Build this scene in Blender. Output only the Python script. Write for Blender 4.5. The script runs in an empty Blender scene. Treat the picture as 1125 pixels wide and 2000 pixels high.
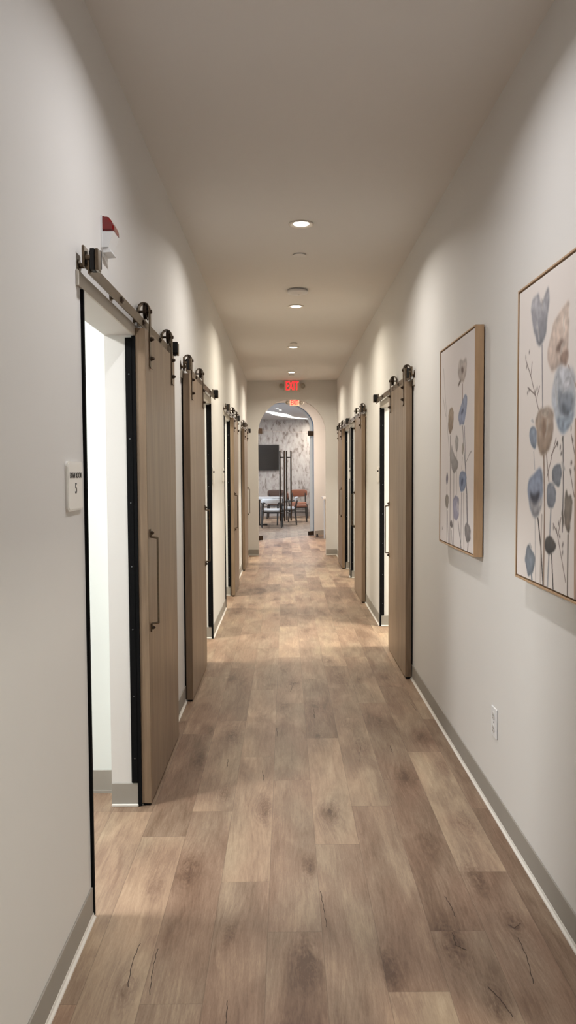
import bpy, bmesh, math, random
import numpy as np
from mathutils import Vector, Matrix
random.seed(7); rng = np.random.default_rng(11)
S = bpy.context.scene; COL = S.collection
PI = math.pi
WL, WR, HC, YE, YB = -0.660, 0.905, 3.06, 13.84, -2.6   # side walls, ceiling height, far wall, back wall
def lin(c):
    if isinstance(c, int): c = ((c>>16)&255, (c>>8)&255, c&255)
    o = []
    for v in c:
        v = v/255.0
        o.append(v/12.92 if v <= .04045 else ((v+.055)/1.055)**2.4)
    return tuple(o)
# ---------------------------------------------------------------- materials
def mat(name, rgb, rough=.6, metal=0.0, var=0.0, scale=8.0, bump=0.0, spec=.5, emit=None, estr=0.0, stretch=(1,1,1)):
    m = bpy.data.materials.new(name); m.use_nodes = True
    nt = m.node_tree; b = nt.nodes['Principled BSDF']
    c = lin(rgb)
    b.inputs['Base Color'].default_value = (*c, 1); b.inputs['Roughness'].default_value = rough
    b.inputs['Metallic'].default_value = metal; b.inputs['Specular IOR Level'].default_value = spec
    if emit is not None:
        b.inputs['Emission Color'].default_value = (*lin(emit), 1); b.inputs['Emission Strength'].default_value = estr
    if var > 0 or bump > 0:
        tc = nt.nodes.new('ShaderNodeTexCoord'); mp = nt.nodes.new('ShaderNodeMapping')
        mp.inputs['Scale'].default_value = stretch
        n = nt.nodes.new('ShaderNodeTexNoise'); n.inputs['Scale'].default_value = scale; n.inputs['Detail'].default_value = 5
        nt.links.new(tc.outputs['Object'], mp.inputs['Vector']); nt.links.new(mp.outputs['Vector'], n.inputs['Vector'])
        if var > 0:
            r = nt.nodes.new('ShaderNodeValToRGB')
            r.color_ramp.elements[0].position = .3; r.color_ramp.elements[1].position = .7
            r.color_ramp.elements[0].color = (*[x*(1-var) for x in c], 1)
            r.color_ramp.elements[1].color = (*[min(1, x*(1+var)) for x in c], 1)
            nt.links.new(n.outputs['Fac'], r.inputs['Fac']); nt.links.new(r.outputs['Color'], b.inputs['Base Color'])
        if bump > 0:
            bp = nt.nodes.new('ShaderNodeBump'); bp.inputs['Strength'].default_value = bump; bp.inputs['Distance'].default_value = .002
            nt.links.new(n.outputs['Fac'], bp.inputs['Height']); nt.links.new(bp.outputs['Normal'], b.inputs['Normal'])
    return m
M = dict(
 wall=mat('wall_paint', (215,212,208), .62, var=.012, scale=1.5, bump=.15, spec=.35),
 ceil=mat('ceiling_paint', (222,219,215), .85, var=.01, scale=1.2, spec=.2),
 room=mat('exam_room_paint', (222,226,222), .7, var=.01, scale=2),
 base=mat('vinyl_cove_base', (151,145,136), .55, var=.03, scale=6),
 toe=mat('base_toe', (215,210,202), .35),
 board=mat('header_board_paint', (196,189,178), .5, var=.02, scale=5),
 black=mat('black_seal', (12,12,13), .85, var=.1, scale=20, spec=.12),
 screw=mat('screw_steel', (120,122,125), .3, 1.0),
 bronze=mat('bronze_metal', (108,94,78), .34, .9, var=.12, scale=14, stretch=(6,1,6)),
 bronzed=mat('dark_bronze_metal', (70,58,48), .38, .85, var=.15, scale=25),
 rubber=mat('bumper_rubber', (16,15,15), .6, var=.1, scale=30),
 white_pl=mat('white_plastic', (222,222,222), .35, var=.01, scale=10),
 sign=mat('sign_plate', (232,228,221), .4, var=.01, scale=10),
 text=mat('sign_text', (38,32,30), .5),
 redlens=mat('red_lens', (120,10,10), .12, var=.25, scale=18, spec=.7),
 oakside=mat('light_oak', (178,146,112), .5, var=.10, scale=9, stretch=(9,9,1), bump=.1),
 gapb=mat('frame_gap', (22,18,16), .8),
 cardb=mat('canvas_edge', (214,208,203), .8),
 lens=mat('lamp_lens', (255,250,240), .5, emit=(255,247,232), estr=9.0),
 trimr=mat('lamp_trim_ring', (215,208,198), .45),
 exitr=mat('exit_red_letters', (255,40,45), .4, emit=(255,34,44), estr=1.9),
 exith=mat('exit_housing', (196,190,172), .4),
 exitg=mat('exit_face_lit', (250,205,170), .4, emit=(255,190,150), estr=.35),
 head=mat('lamp_head_plastic', (196,188,172), .35),
 wp=None, tv=mat('tv_screen', (8,8,10), .16), tvb=mat('tv_bezel', (20,20,22), .4),
 whitefab=mat('white_upholstery', (214,214,216), .75, var=.03, scale=30, bump=.2),
 blackm=mat('black_chair_frame', (24,21,20), .45, var=.1, scale=20),
 tan=mat('tan_leather', (132,76,50), .45, var=.10, scale=12, bump=.2),
 tand=mat('dark_brown_leather', (74,50,40), .5, var=.10, scale=12, bump=.2),
 marble=None,
 led=mat('led_ribbon', (255,250,244), .5, emit=(255,246,236), estr=2.6),
 chan=mat('glass_edge_channel', (120,142,168), .3, .5),
 stone=None,
)
def glass_mat():
    m = bpy.data.materials.new('door_glass'); m.use_nodes = True; nt = m.node_tree; nt.nodes.clear()
    o = nt.nodes.new('ShaderNodeOutputMaterial'); mx = nt.nodes.new('ShaderNodeMixShader')
    t = nt.nodes.new('ShaderNodeBsdfTransparent'); g = nt.nodes.new('ShaderNodeBsdfGlossy')
    t.inputs['Color'].default_value = (.90,.93,.95,1); g.inputs['Roughness'].default_value = .02
    f = nt.nodes.new('ShaderNodeFresnel'); f.inputs['IOR'].default_value = 1.45
    ge = nt.nodes.new('ShaderNodeNewGeometry'); mm = nt.nodes.new('ShaderNodeMath'); mm.operation = 'SUBTRACT'; mm.inputs[0].default_value = 1; nt.links.new(ge.outputs['Backfacing'], mm.inputs[1])
    m2 = nt.nodes.new('ShaderNodeMath'); m2.operation = 'MULTIPLY'; nt.links.new(mm.outputs[0], m2.inputs[0]); nt.links.new(f.outputs[0], m2.inputs[1])
    nt.links.new(m2.outputs[0], mx.inputs[0]); nt.links.new(t.outputs[0], mx.inputs[1]); nt.links.new(g.outputs[0], mx.inputs[2])
    nt.links.new(mx.outputs[0], o.inputs['Surface']); return m
M['glass'] = glass_mat()
def ramp_noise(name, cols, scale, stretch, rough=.7, dist=0.0, detail=8, pos=(.3,.5,.7)):
    m = bpy.data.materials.new(name); m.use_nodes = True; nt = m.node_tree; b = nt.nodes['Principled BSDF']
    b.inputs['Roughness'].default_value = rough
    tc = nt.nodes.new('ShaderNodeTexCoord'); mp = nt.nodes.new('ShaderNodeMapping'); mp.inputs['Scale'].default_value = stretch
    n = nt.nodes.new('ShaderNodeTexNoise'); n.inputs['Scale'].default_value = scale; n.inputs['Detail'].default_value = detail
    n.inputs['Distortion'].default_value = dist
    r = nt.nodes.new('ShaderNodeValToRGB'); el = r.color_ramp.elements
    el[0].position = pos[0]; el[0].color = (*lin(cols[0]), 1); el[1].position = pos[2]; el[1].color = (*lin(cols[2]), 1)
    e = el.new(pos[1]); e.color = (*lin(cols[1]), 1)
    nt.links.new(tc.outputs['Object'], mp.inputs['Vector']); nt.links.new(mp.outputs['Vector'], n.inputs['Vector'])
    nt.links.new(n.outputs['Fac'], r.inputs['Fac']); nt.links.new(r.outputs['Color'], b.inputs['Base Color'])
    return m
M['wp'] = ramp_noise('mottled_wallpaper', ((136,124,116),(176,167,161),(194,187,181)), 8, (1.6,1,.7), .8, dist=.5, detail=10, pos=(.34,.44,.66))
M['marble'] = ramp_noise('marble_top', ((170,168,170),(206,204,204),(222,220,218)), 3, (1,2,1), .25, dist=1.5)
M['stone'] = ramp_noise('stone_cladding', ((78,62,48),(150,132,112),(206,192,172)), 26, (1,1,1), .7, dist=.5)
# barn door veneer: fine vertical grain
def veneer(name, ca, cb, cc, rough):
    m = bpy.data.materials.new(name); m.use_nodes = True; nt = m.node_tree; b = nt.nodes['Principled BSDF']
    b.inputs['Roughness'].default_value = rough; b.inputs['Specular IOR Level'].default_value = .5
    tc = nt.nodes.new('ShaderNodeTexCoord')
    def nz(sc, st, det, dis=0):
        mp = nt.nodes.new('ShaderNodeMapping'); mp.inputs['Scale'].default_value = st
        n = nt.nodes.new('ShaderNodeTexNoise'); n.inputs['Scale'].default_value = sc; n.inputs['Detail'].default_value = det; n.inputs['Distortion'].default_value = dis
        nt.links.new(tc.outputs['Object'], mp.inputs['Vector']); nt.links.new(mp.outputs['Vector'], n.inputs['Vector']); return n
    a = nz(6, (3,3,.35), 6, .8); g = nz(60, (2,2,.06), 3)
    mx = nt.nodes.new('ShaderNodeMix'); mx.data_type = 'FLOAT'; mx.inputs[0].default_value = .35
    nt.links.new(a.outputs['Fac'], mx.inputs[2]); nt.links.new(g.outputs['Fac'], mx.inputs[3])
    r = nt.nodes.new('ShaderNodeValToRGB'); el = r.color_ramp.elements
    el[0].position = .32; el[0].color = (*lin(ca), 1); el[1].position = .68; el[1].color = (*lin(cc), 1); e = el.new(.5); e.color = (*lin(cb), 1)
    nt.links.new(mx.outputs[0], r.inputs['Fac']); nt.links.new(r.outputs['Color'], b.inputs['Base Color'])
    bp = nt.nodes.new('ShaderNodeBump'); bp.inputs['Strength'].default_value = .15; bp.inputs['Distance'].default_value = .001
    nt.links.new(g.outputs['Fac'], bp.inputs['Height']); nt.links.new(bp.outputs['Normal'], b.inputs['Normal'])
    return m
M['veneer'] = veneer('barn_door_veneer', (110,91,72), (130,109,88), (147,126,103), .40)
# ---------------------------------------------------------------- mesh helpers
def new(): return bmesh.new()
def box(bm, x0, x1, y0, y1, z0, z1, bev=0.0, seg=2):
    r = bmesh.ops.create_cube(bm, size=1.0)
    for v in r['verts']:
        v.co = ((x0+x1)/2+v.co.x*abs(x1-x0), (y0+y1)/2+v.co.y*abs(y1-y0), (z0+z1)/2+v.co.z*abs(z1-z0))
    if bev > 0:
        es = list({e for v in r['verts'] for e in v.link_edges})
        bmesh.ops.bevel(bm, geom=es, offset=bev, segments=seg, profile=.5, affect='EDGES', clamp_overlap=True)
def tube(bm, p0, p1, r0, r1=None, seg=20):
    p0, p1 = Vector(p0), Vector(p1); d = p1-p0
    if r1 is None: r1 = r0
    q = d.to_track_quat('Z', 'Y').to_matrix().to_4x4()
    bmesh.ops.create_cone(bm, cap_ends=True, segments=seg, radius1=r0, radius2=r1, depth=d.length, matrix=Matrix.Translation((p0+p1)/2) @ q)
def lathe(bm, c, prof, seg=40, axis='Z'):
    """prof: list of (radius, height) revolved about an axis through c"""
    rings = []
    for r, h in prof:
        ring = []
        for i in range(seg):
            a = 2*PI*i/seg
            if axis == 'Z': p = (c[0]+r*math.cos(a), c[1]+r*math.sin(a), c[2]+h)
            elif axis == 'X': p = (c[0]+h, c[1]+r*math.cos(a), c[2]+r*math.sin(a))
            else: p = (c[0]+r*math.cos(a), c[1]+h, c[2]+r*math.sin(a))
            ring.append(bm.verts.new(p))
        rings.append(ring)
    for a, b in zip(rings, rings[1:]):
        for i in range(seg):
            bm.faces.new((a[i], a[(i+1) % seg], b[(i+1) % seg], b[i]))
    for ring in (rings[0], rings[-1]):
        try: bm.faces.new(ring)
        except ValueError: pass
def prism(bm, pts, f0, f1):
    """closed polygon pts (2D) extruded between mappings f0, f1 : (a,b)->xyz"""
    A = [bm.verts.new(f0(*p)) for p in pts]; B = [bm.verts.new(f1(*p)) for p in pts]
    bm.faces.new(A); bm.faces.new(list(reversed(B))); n = len(pts)
    for i in range(n): bm.faces.new((A[i], B[i], B[(i+1) % n], A[(i+1) % n]))
def sweep(bm, path, prof, closed=False):
    """sweep a 2D profile [(u,v)] along path [(point, udir, vdir)]"""
    R = []
    for p, u, v in path:
        R.append([bm.verts.new(Vector(p)+Vector(u)*a+Vector(v)*b) for a, b in prof])
    n = len(prof); k = len(R)
    for i in range(k if closed else k-1):
        a, b = R[i], R[(i+1) % k]
        for j in range(n): bm.faces.new((a[j], a[(j+1) % n], b[(j+1) % n], b[j]))
    if not closed: bm.faces.new(R[0]); bm.faces.new(R[-1])
def wire(bm, pts, r, seg=8):
    """round rod through points with rounded joints"""
    for a, b in zip(pts, pts[1:]): tube(bm, a, b, r, seg=seg)
    for p in pts[1:-1]: bmesh.ops.create_uvsphere(bm, u_segments=seg, v_segments=6, radius=r*1.01, matrix=Matrix.Translation(p))
def root(name, label, cat, loc, group=None):
    o = bpy.data.objects.new(name, None); COL.objects.link(o); o.location = loc; o.empty_display_size = .05
    o['label'] = label; o['category'] = cat
    if group: o['group'] = group
    o['_w'] = list(loc); return o
def wpos(o):
    p = Vector((0,0,0))
    while o is not None: p += o.location; o = o.parent
    return p
def obj(name, bm, m, parent=None, smooth=False, loc=None, label=None, cat=None, group=None, kind=None):
    """link a bmesh given in world coordinates as ONE object (origin at loc or at its parent)"""
    bmesh.ops.recalc_face_normals(bm, faces=bm.faces[:])
    base = wpos(parent) if parent is not None else Vector(loc if loc else (0,0,0))
    if base.length > 0: bmesh.ops.translate(bm, verts=bm.verts[:], vec=-base)
    me = bpy.data.meshes.new(name); bm.to_mesh(me); bm.free()
    for x in (m if isinstance(m, (list, tuple)) else [m]): me.materials.append(x)
    if smooth:
        for p in me.polygons: p.use_smooth = True
        try: me.set_sharp_from_angle(angle=math.radians(38))
        except Exception: pass
    o = bpy.data.objects.new(name, me); COL.objects.link(o)
    if parent is not None: o.parent = parent
    else: o.location = base
    if label: o['label'] = label
    if cat: o['category'] = cat
    if group: o['group'] = group
    if kind: o['kind'] = kind
    return o
def struct(name, bm, m): return obj(name, bm, m, kind='structure')
def text_obj(name, body, size, xs, origin, xdir, ydir, m, parent, depth=.0008, bold=0.0):
    c = bpy.data.curves.new(name, 'FONT'); c.body = body; c.size = size; c.extrude = depth; c.offset = bold
    c.align_x = 'CENTER'; c.align_y = 'CENTER'; c.resolution_u = 6
    t = bpy.data.objects.new('tmp_text', c); COL.objects.link(t)
    me = bpy.data.meshes.new_from_object(t.evaluated_get(bpy.context.evaluated_depsgraph_get()))
    bpy.data.objects.remove(t); bpy.data.curves.remove(c)
    X, Y = Vector(xdir), Vector(ydir); Z = X.cross(Y); b = wpos(parent)
    for v in me.vertices:
        p = v.co.copy(); v.co = Vector(origin)-b + X*p.x*xs + Y*p.y + Z*p.z
    me.materials.append(m); me.name = name
    o = bpy.data.objects.new(name, me); COL.objects.link(o); o.parent = parent; return o
P2 = [('grey tulip', [(0.172, 1.006), (0.239, 0.994), (0.253, 0.943), (0.3, 0.984), (0.328, 0.995), (0.336, 0.951), (0.327, 0.884), (0.305, 0.837), (0.27, 0.814), (0.221, 0.828), (0.181, 0.871), (0.146, 0.955)]), ('tan poppy', [(0.521, 0.909), (0.529, 0.858), (0.525, 0.801), (0.507, 0.757), (0.518, 0.715), (0.474, 0.732), (0.431, 0.719), (0.389, 0.712), (0.339, 0.756), (0.326, 0.79), (0.362, 0.84), (0.383, 0.874), (0.433, 0.894), (0.484, 0.911)]), ('tan dark', [(0.481, 0.814), (0.472, 0.786), (0.429, 0.768), (0.401, 0.778), (0.428, 0.796)]), ('tan low', [(0.489, 0.783), (0.526, 0.76), (0.518, 0.714), (0.438, 0.749)]), ('pale blue', [(0.453, 0.735), (0.508, 0.724), (0.566, 0.691), (0.584, 0.631), (0.583, 0.557), (0.535, 0.528), (0.483, 0.501), (0.438, 0.524), (0.419, 0.568), (0.381, 0.602), (0.379, 0.652), (0.404, 0.711)]), ('pb inner', [(0.441, 0.67), (0.494, 0.64), (0.511, 0.644), (0.569, 0.633), (0.575, 0.586), (0.531, 0.554), (0.48, 0.564), (0.445, 0.584), (0.429, 0.628)]), ('pb dark', [(0.465, 0.613), (0.513, 0.603), (0.533, 0.578), (0.514, 0.558), (0.471, 0.573)]), ('pb low', [(0.424, 0.574), (0.48, 0.561), (0.523, 0.561), (0.571, 0.575), (0.572, 0.54), (0.483, 0.501), (0.44, 0.524)]), ('brown poppy', [(0.323, 0.608), (0.381, 0.595), (0.402, 0.563), (0.393, 0.508), (0.348, 0.459), (0.29, 0.441), (0.244, 0.468), (0.225, 0.535), (0.209, 0.575), (0.244, 0.599)]), ('bp dark', [(0.285, 0.577), (0.319, 0.562), (0.329, 0.523), (0.308, 0.505), (0.281, 0.532)]), ('blue bud', [(0.171, 0.554), (0.225, 0.545), (0.228, 0.475), (0.196, 0.464), (0.152, 0.484), (0.145, 0.539)]), ('blue poppy', [(0.261, 0.405), (0.292, 0.395), (0.304, 0.337), (0.29, 0.284), (0.236, 0.232), (0.182, 0.246), (0.137, 0.285), (0.124, 0.333), (0.145, 0.368), (0.209, 0.395)]), ('blp low', [(0.136, 0.305), (0.224, 0.285), (0.291, 0.311), (0.29, 0.278), (0.236, 0.232), (0.182, 0.246)]), ('blp dark', [(0.149, 0.326), (0.202, 0.314), (0.276, 0.333), (0.265, 0.31), (0.235, 0.282), (0.17, 0.286)]), ('bud7', [(0.433, 0.426), (0.473, 0.401), (0.471, 0.353), (0.436, 0.34), (0.39, 0.358), (0.383, 0.402)]), ('bud8', [(0.38, 0.363), (0.418, 0.34), (0.425, 0.29), (0.388, 0.268), (0.345, 0.287), (0.335, 0.344)]), ('leaf9', [(0.527, 0.348), (0.54, 0.325), (0.569, 0.337), (0.568, 0.267), (0.548, 0.201), (0.517, 0.222), (0.5, 0.281), (0.506, 0.33)]), ('leaf9b', [(0.487, 0.29), (0.506, 0.252), (0.504, 0.215), (0.478, 0.256)]), ('round10', [(0.368, 0.188), (0.424, 0.178), (0.44, 0.155), (0.389, 0.125), (0.331, 0.138), (0.326, 0.17)]), ('bud11', [(0.153, 0.141), (0.197, 0.131), (0.227, 0.08), (0.195, 0.032), (0.139, 0.042), (0.118, 0.096), (0.124, 0.124)])]
S2 = [[(0.272, 0.814), (0.286, 0.609)], [(0.522, 0.714), (0.592, 0.642)], [(0.483, 0.501), (0.492, 0.341), (0.487, 0.208)], [(0.304, 0.444), (0.318, 0.273), (0.316, 0.006)], [(0.251, 0.233), (0.288, 0.127), (0.312, 0.007)], [(0.393, 0.125), (0.412, 0.008)], [(0.538, 0.2), (0.539, 0.003)], [(0.196, 0.462), (0.209, 0.402)], [(0.219, 0.234), (0.234, 0.0)], [(0.329, 0.453), (0.356, 0.364)], [(0.38, 0.269), (0.356, 0.009)], [(0.289, 0.245), (0.282, 0.007)], [(0.186, 0.031), (0.196, 0.005)], [(0.588, 0.545), (0.602, 0.008)], [(0.244, 0.603), (0.154, 0.728), (0.096, 0.79)], [(0.21, 0.655), (0.122, 0.691)], [(0.154, 0.728), (0.168, 0.773)], [(0.225, 0.647), (0.251, 0.681)], [(0.338, 0.376), (0.421, 0.5)], [(0.377, 0.446), (0.434, 0.487)], [(0.522, 0.055), (0.442, 0.198), (0.404, 0.227)], [(0.451, 0.193), (0.475, 0.25)], [(0.585, 0.32), (0.545, 0.401)], [(0.584, 0.447), (0.553, 0.506)]]
P1 = [('w', [(0.479, 0.948), (0.606, 0.94), (0.647, 0.907), (0.617, 0.847), (0.548, 0.813), (0.474, 0.84), (0.437, 0.897)]), ('wd', [(0.507, 0.897), (0.574, 0.898), (0.567, 0.866), (0.516, 0.866)]), ('wl', [(0.483, 0.842), (0.526, 0.829), (0.431, 0.809)]), ('b2', [(0.623, 0.772), (0.653, 0.724), (0.615, 0.644), (0.566, 0.61), (0.467, 0.62), (0.457, 0.674), (0.508, 0.708), (0.57, 0.75)]), ('b2d', [(0.58, 0.702), (0.573, 0.675), (0.51, 0.661), (0.522, 0.688)]), ('br3', [(0.294, 0.725), (0.352, 0.701), (0.354, 0.632), (0.274, 0.576), (0.224, 0.619), (0.217, 0.701)]), ('4', [(0.424, 0.584), (0.474, 0.548), (0.449, 0.491), (0.394, 0.502), (0.393, 0.561)]), ('5', [(0.556, 0.535), (0.586, 0.497), (0.558, 0.46), (0.528, 0.489)]), ('6', [(0.309, 0.544), (0.382, 0.463), (0.472, 0.442), (0.451, 0.404), (0.361, 0.379), (0.298, 0.414), (0.286, 0.495)]), ('7', [(0.56, 0.404), (0.643, 0.385), (0.633, 0.32), (0.563, 0.286), (0.49, 0.307), (0.475, 0.365)]), ('7d', [(0.532, 0.356), (0.582, 0.361), (0.575, 0.328), (0.532, 0.323)]), ('8', [(0.19, 0.394), (0.226, 0.353), (0.192, 0.311), (0.156, 0.342)]), ('9', [(0.193, 0.275), (0.244, 0.24), (0.211, 0.182), (0.154, 0.205), (0.153, 0.258)]), ('10', [(0.41, 0.281), (0.478, 0.259), (0.502, 0.192), (0.437, 0.14), (0.358, 0.165), (0.332, 0.244)]), ('10l', [(0.447, 0.248), (0.501, 0.231), (0.485, 0.182), (0.43, 0.208)]), ('11', [(0.296, 0.146), (0.35, 0.114), (0.312, 0.086), (0.268, 0.109)]), ('12', [(0.621, 0.157), (0.73, 0.132), (0.743, 0.078), (0.673, 0.049), (0.619, 0.086)])]
S1 = [[(0.548, 0.813), (0.551, 0.705)], [(0.554, 0.611), (0.658, 0.284), (0.671, 0.128)], [(0.274, 0.576), (0.276, -0.003)], [(0.595, 0.608), (0.646, 0.283), (0.662, 0.145)], [(0.192, 0.311), (0.185, 0.009)], [(0.211, 0.182), (0.236, 0.008)], [(0.542, 0.285), (0.529, 0.002)], [(0.584, 0.286), (0.601, 0.005)], [(0.468, 0.142), (0.542, 0.013)], [(0.308, 0.086), (0.334, 0.012)], [(0.426, 0.491), (0.433, 0.277)], [(0.685, 0.05), (0.675, 0.008)], [(0.361, 0.379), (0.362, 0.015)], [(0.087, 0.946), (0.183, 0.662), (0.253, 0.475)], [(0.075, 0.795), (0.157, 0.685)], [(0.641, 0.44), (0.719, 0.485)], [(0.7, 0.471), (0.746, 0.488)], [(0.558, 0.46), (0.539, 0.404)]]
K= [(-0.483, 2.77), (-0.371, 2.892), (-0.084, 3.444), (0.082, 2.91), (-0.468, 2.208), (0.057, 2.329), (-0.19, 2.472), (0.199, 3.366), (0.563, 3.101), (0.758, 3.259), (0.302, 2.299), (0.695, 2.834), (0.523, 2.412), (0.748, 2.513), (0.588, 2.134), (-0.435, 4.447), (-0.309, 4.418), (-0.152, 4.723), (-0.147, 5.662), (-0.402, 5.625), (-0.442, 4.016), (-0.287, 3.592), (-0.093, 3.412), (-0.017, 5.835), (-0.019, 4.96), (0.173, 4.935), (0.173, 4.384), (0.044, 5.452), (0.38, 5.636), (0.518, 5.564), (0.713, 5.629), (0.557, 4.641), (0.355, 4.559), (0.403, 4.246), (0.761, 4.347), (0.575, 3.781), (0.798, 3.931), (0.185, 3.398), (0.325, 6.145), (-0.294, 7.107), (-0.203, 7.017), (-0.129, 9.093), (0.041, 8.738), (-0.543, 8.757), (0.158, 7.301), (0.348, 7.002), (0.579, 8.336), (0.704, 7.952)]
CR= [[(-0.47, 2.432), (-0.476, 2.334), (-0.467, 2.22)], [(-0.409, 2.403), (-0.408, 2.307), (-0.397, 2.183)], [(0.118, 2.734), (0.123, 2.628), (0.129, 2.515)], [(-0.172, 2.157), (-0.169, 2.064)], [(0.553, 2.696), (0.562, 2.631), (0.562, 2.568)], [(0.738, 2.449), (0.735, 2.343), (0.716, 2.222)], [(0.534, 2.48), (0.53, 2.411), (0.558, 2.384)], [(0.579, 2.212), (0.601, 2.156), (0.616, 2.082)], [(0.726, 2.521), (0.74, 2.499), (0.77, 2.528)], [(0.078, 5.507), (0.05, 5.487), (0.027, 5.274)], [(0.163, 4.81), (0.17, 4.688)], [(-0.059, 4.52), (-0.05, 4.36)], [(-0.123, 3.88), (-0.112, 3.732)], [(-0.306, 4.032), (-0.303, 3.914)], [(0.377, 4.248), (0.402, 4.235), (0.376, 3.981)], [(0.17, 4.875), (0.171, 4.695)], [(0.797, 5.002), (0.808, 4.845)], [(0.561, 4.219), (0.56, 4.107)]]
# ================================================================ FLOOR (planks)
PW, PL = .1767, 1.256; X0 = -.0650
ends = {-3:3.402, -2:3.166, -1:2.145, 0:2.804, 1:2.489, 2:3.087, 3:2.191, 4:2.488, 5:2.865, 6:3.414}   # col k spans X0+(k-1)*PW .. X0+k*PW
# tone of single planks seen near the camera: (column, index of the end it starts from) -> tone -1..1
TONE = {(-3,0):-.3,(-3,-1):.35,(-2,-1):.5,(-2,0):-.45,(-2,1):-.1,(-1,0):-.05,(-1,-1):-.1,(-1,1):.2,(-1,2):-.35,(0,0):.55,(0,1):.45,(0,-1):-.15,(0,2):-.1,
        (1,0):.05,(1,1):-.05,(1,-1):-.2,(1,2):.0,(1,3):.6,(2,0):.6,(2,1):-.35,(2,-1):.0,(2,2):.1,(3,0):-.15,(3,1):.1,(3,-1):.7,(3,2):-.1,(4,0):-.4,(4,1):-.35,(4,2):.1,(4,-1):-.1,(4,3):.0,
        (5,0):.6,(5,1):-.2,(5,-1):-.25,(5,2):-.35,(6,-1):-.45,(6,0):-.5,(6,1):.0}
KN = list(K)
for i in range(105): KN.append((random.uniform(-.62,.88), random.uniform(7.6,17.5)))
for i in range(30): KN.append((random.uniform(-.62,.88), random.uniform(.5,2.0)))
KN = np.array(KN); KR = rng.uniform(.7, 1.35, len(KN)); KA = rng.uniform(.55, 1.0, len(KN))
def knot_field(P):
    f = np.zeros(len(P)); d = np.zeros(len(P))
    for (kx, ky), r, a in zip(KN, KR, KA):
        k0 = math.floor((kx-X0)/PW)
        dx = (P[:,0]-kx)/(.036*r); dy = (P[:,1]-ky)/(.095*r)
        q = dx*dx+dy*dy; same = (np.floor((P[:,0]-X0)/PW+1e-6) == k0)
        f = np.maximum(f, a*np.exp(-q)*np.where(same, 1, .0)); d += a*np.exp(-q/6)*.5*np.where(same, 1, .0)
    return f, np.minimum(d, 1)
V, Fc, A_t, A_s, A_u, A_v = [], [], [], [], [], []
def plank(x0, x1, y0, y1, tone, nx, ny):
    b = len(V); sd = random.uniform(0, 100)
    for j in range(ny+1):
        for i in range(nx+1):
            V.append((x0+(x1-x0)*i/nx, y0+(y1-y0)*j/ny, 0.0)); A_t.append(tone); A_s.append(sd)
            A_u.append((x1-x0)*i/nx); A_v.append((y1-y0)*j/ny)
    for j in range(ny):
        for i in range(nx):
            a = b+j*(nx+1)+i; Fc.append((a, a+1, a+nx+2, a+nx+1))
for k in range(-22, 26):
    xa, xb = X0+(k-1)*PW, X0+k*PW
    e0 = ends.get(k, 2.0+((k*0.47) % 1)*PL); mid = -4 <= k <= 6
    n0 = math.floor((YB-.2-e0)/PL)
    for n in range(n0, 20):
        y0, y1 = e0+n*PL, e0+(n+1)*PL
        if y0 > 26: break
        if not mid and (xb < -3.3 or xa > 3.5) and y1 < 13.9: continue
        t = TONE.get((k, n)); 
        if t is None: t = random.choice([-.45,-.2,0,.1,.3,.55])
        if mid and .8 < y0 < 9: plank(xa, xb, y0, y1, t, 12, 84)
        elif mid and y0 < 18: plank(xa, xb, y0, y1, t, 6, 30)
        else: plank(xa, xb, y0, y1, t, 1, 4)
P = np.array(V); kf, kd = knot_field(P)
nplank = len(V); cr0 = len(Fc)
for line in CR:                                   # thin splits in the wood
    for (a, b) in zip(line, line[1:]):
        a, b = Vector((*a, .0006)), Vector((*b, .0006)); d = (b-a).normalized(); s = Vector((-d.y, d.x, 0)); steps = 6
        for i in range(steps):
            p, q = a.lerp(b, i/steps), a.lerp(b, (i+1)/steps)
            j0 = s*(.0016*math.sin(i*2.1+a.x*90)); j1 = s*(.0016*math.sin((i+1)*2.1+a.x*90)); w = s*.0011
            n = len(V); V += [tuple(p+j0-w), tuple(p+j0+w), tuple(q+j1+w), tuple(q+j1-w)]; Fc.append((n, n+1, n+2, n+3))
me = bpy.data.meshes.new('floor'); me.from_pydata(V, [], Fc)
def attr(name, vals):
    a = me.attributes.new(name, 'FLOAT', 'POINT'); v = np.zeros(len(V), np.float32); v[:len(vals)] = vals; a.data.foreach_set('value', v)
attr('tone', A_t); attr('seed', A_s); attr('pu', A_u); attr('pv', A_v); attr('knot', kf); attr('swirl', kd)
fm = bpy.data.materials.new('wood_plank_floor'); fm.use_nodes = True; nt = fm.node_tree; pb = nt.nodes['Principled BSDF']
def N(t, **kw):
    n = nt.nodes.new(t)
    for k, v in kw.items(): setattr(n, k, v)
    return n
def L(a, b): nt.links.new(a, b)
def at(nm): n = N('ShaderNodeAttribute'); n.attribute_name = nm; return n.outputs['Fac']
def mth(op, a, b=None, c=None):
    n = N('ShaderNodeMath', operation=op)
    for i, x in enumerate((a, b, c)):
        if x is None: continue
        if isinstance(x, (int, float)): n.inputs[i].default_value = x
        else: L(x, n.inputs[i])
    return n.outputs[0]
geo = N('ShaderNodeNewGeometry'); sep = N('ShaderNodeSeparateXYZ'); L(geo.outputs['Position'], sep.inputs[0])
seed, sw, kn = at('seed'), at('swirl'), at('knot')
def vec(x, y, z):
    n = N('ShaderNodeCombineXYZ')
    for i, q in enumerate((x, y, z)):
        if isinstance(q, (int, float)): n.inputs[i].default_value = q
        else: L(q, n.inputs[i])
    return n.outputs[0]
xx, yy = sep.outputs[0], sep.outputs[1]
def noise(v, sc, det=4, dis=0., rough=.5):
    n = N('ShaderNodeTexNoise'); n.inputs['Scale'].default_value = sc; n.inputs['Detail'].default_value = det
    n.inputs['Distortion'].default_value = dis; n.inputs['Roughness'].default_value = rough; L(v, n.inputs['Vector']); return n.outputs['Fac']
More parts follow.
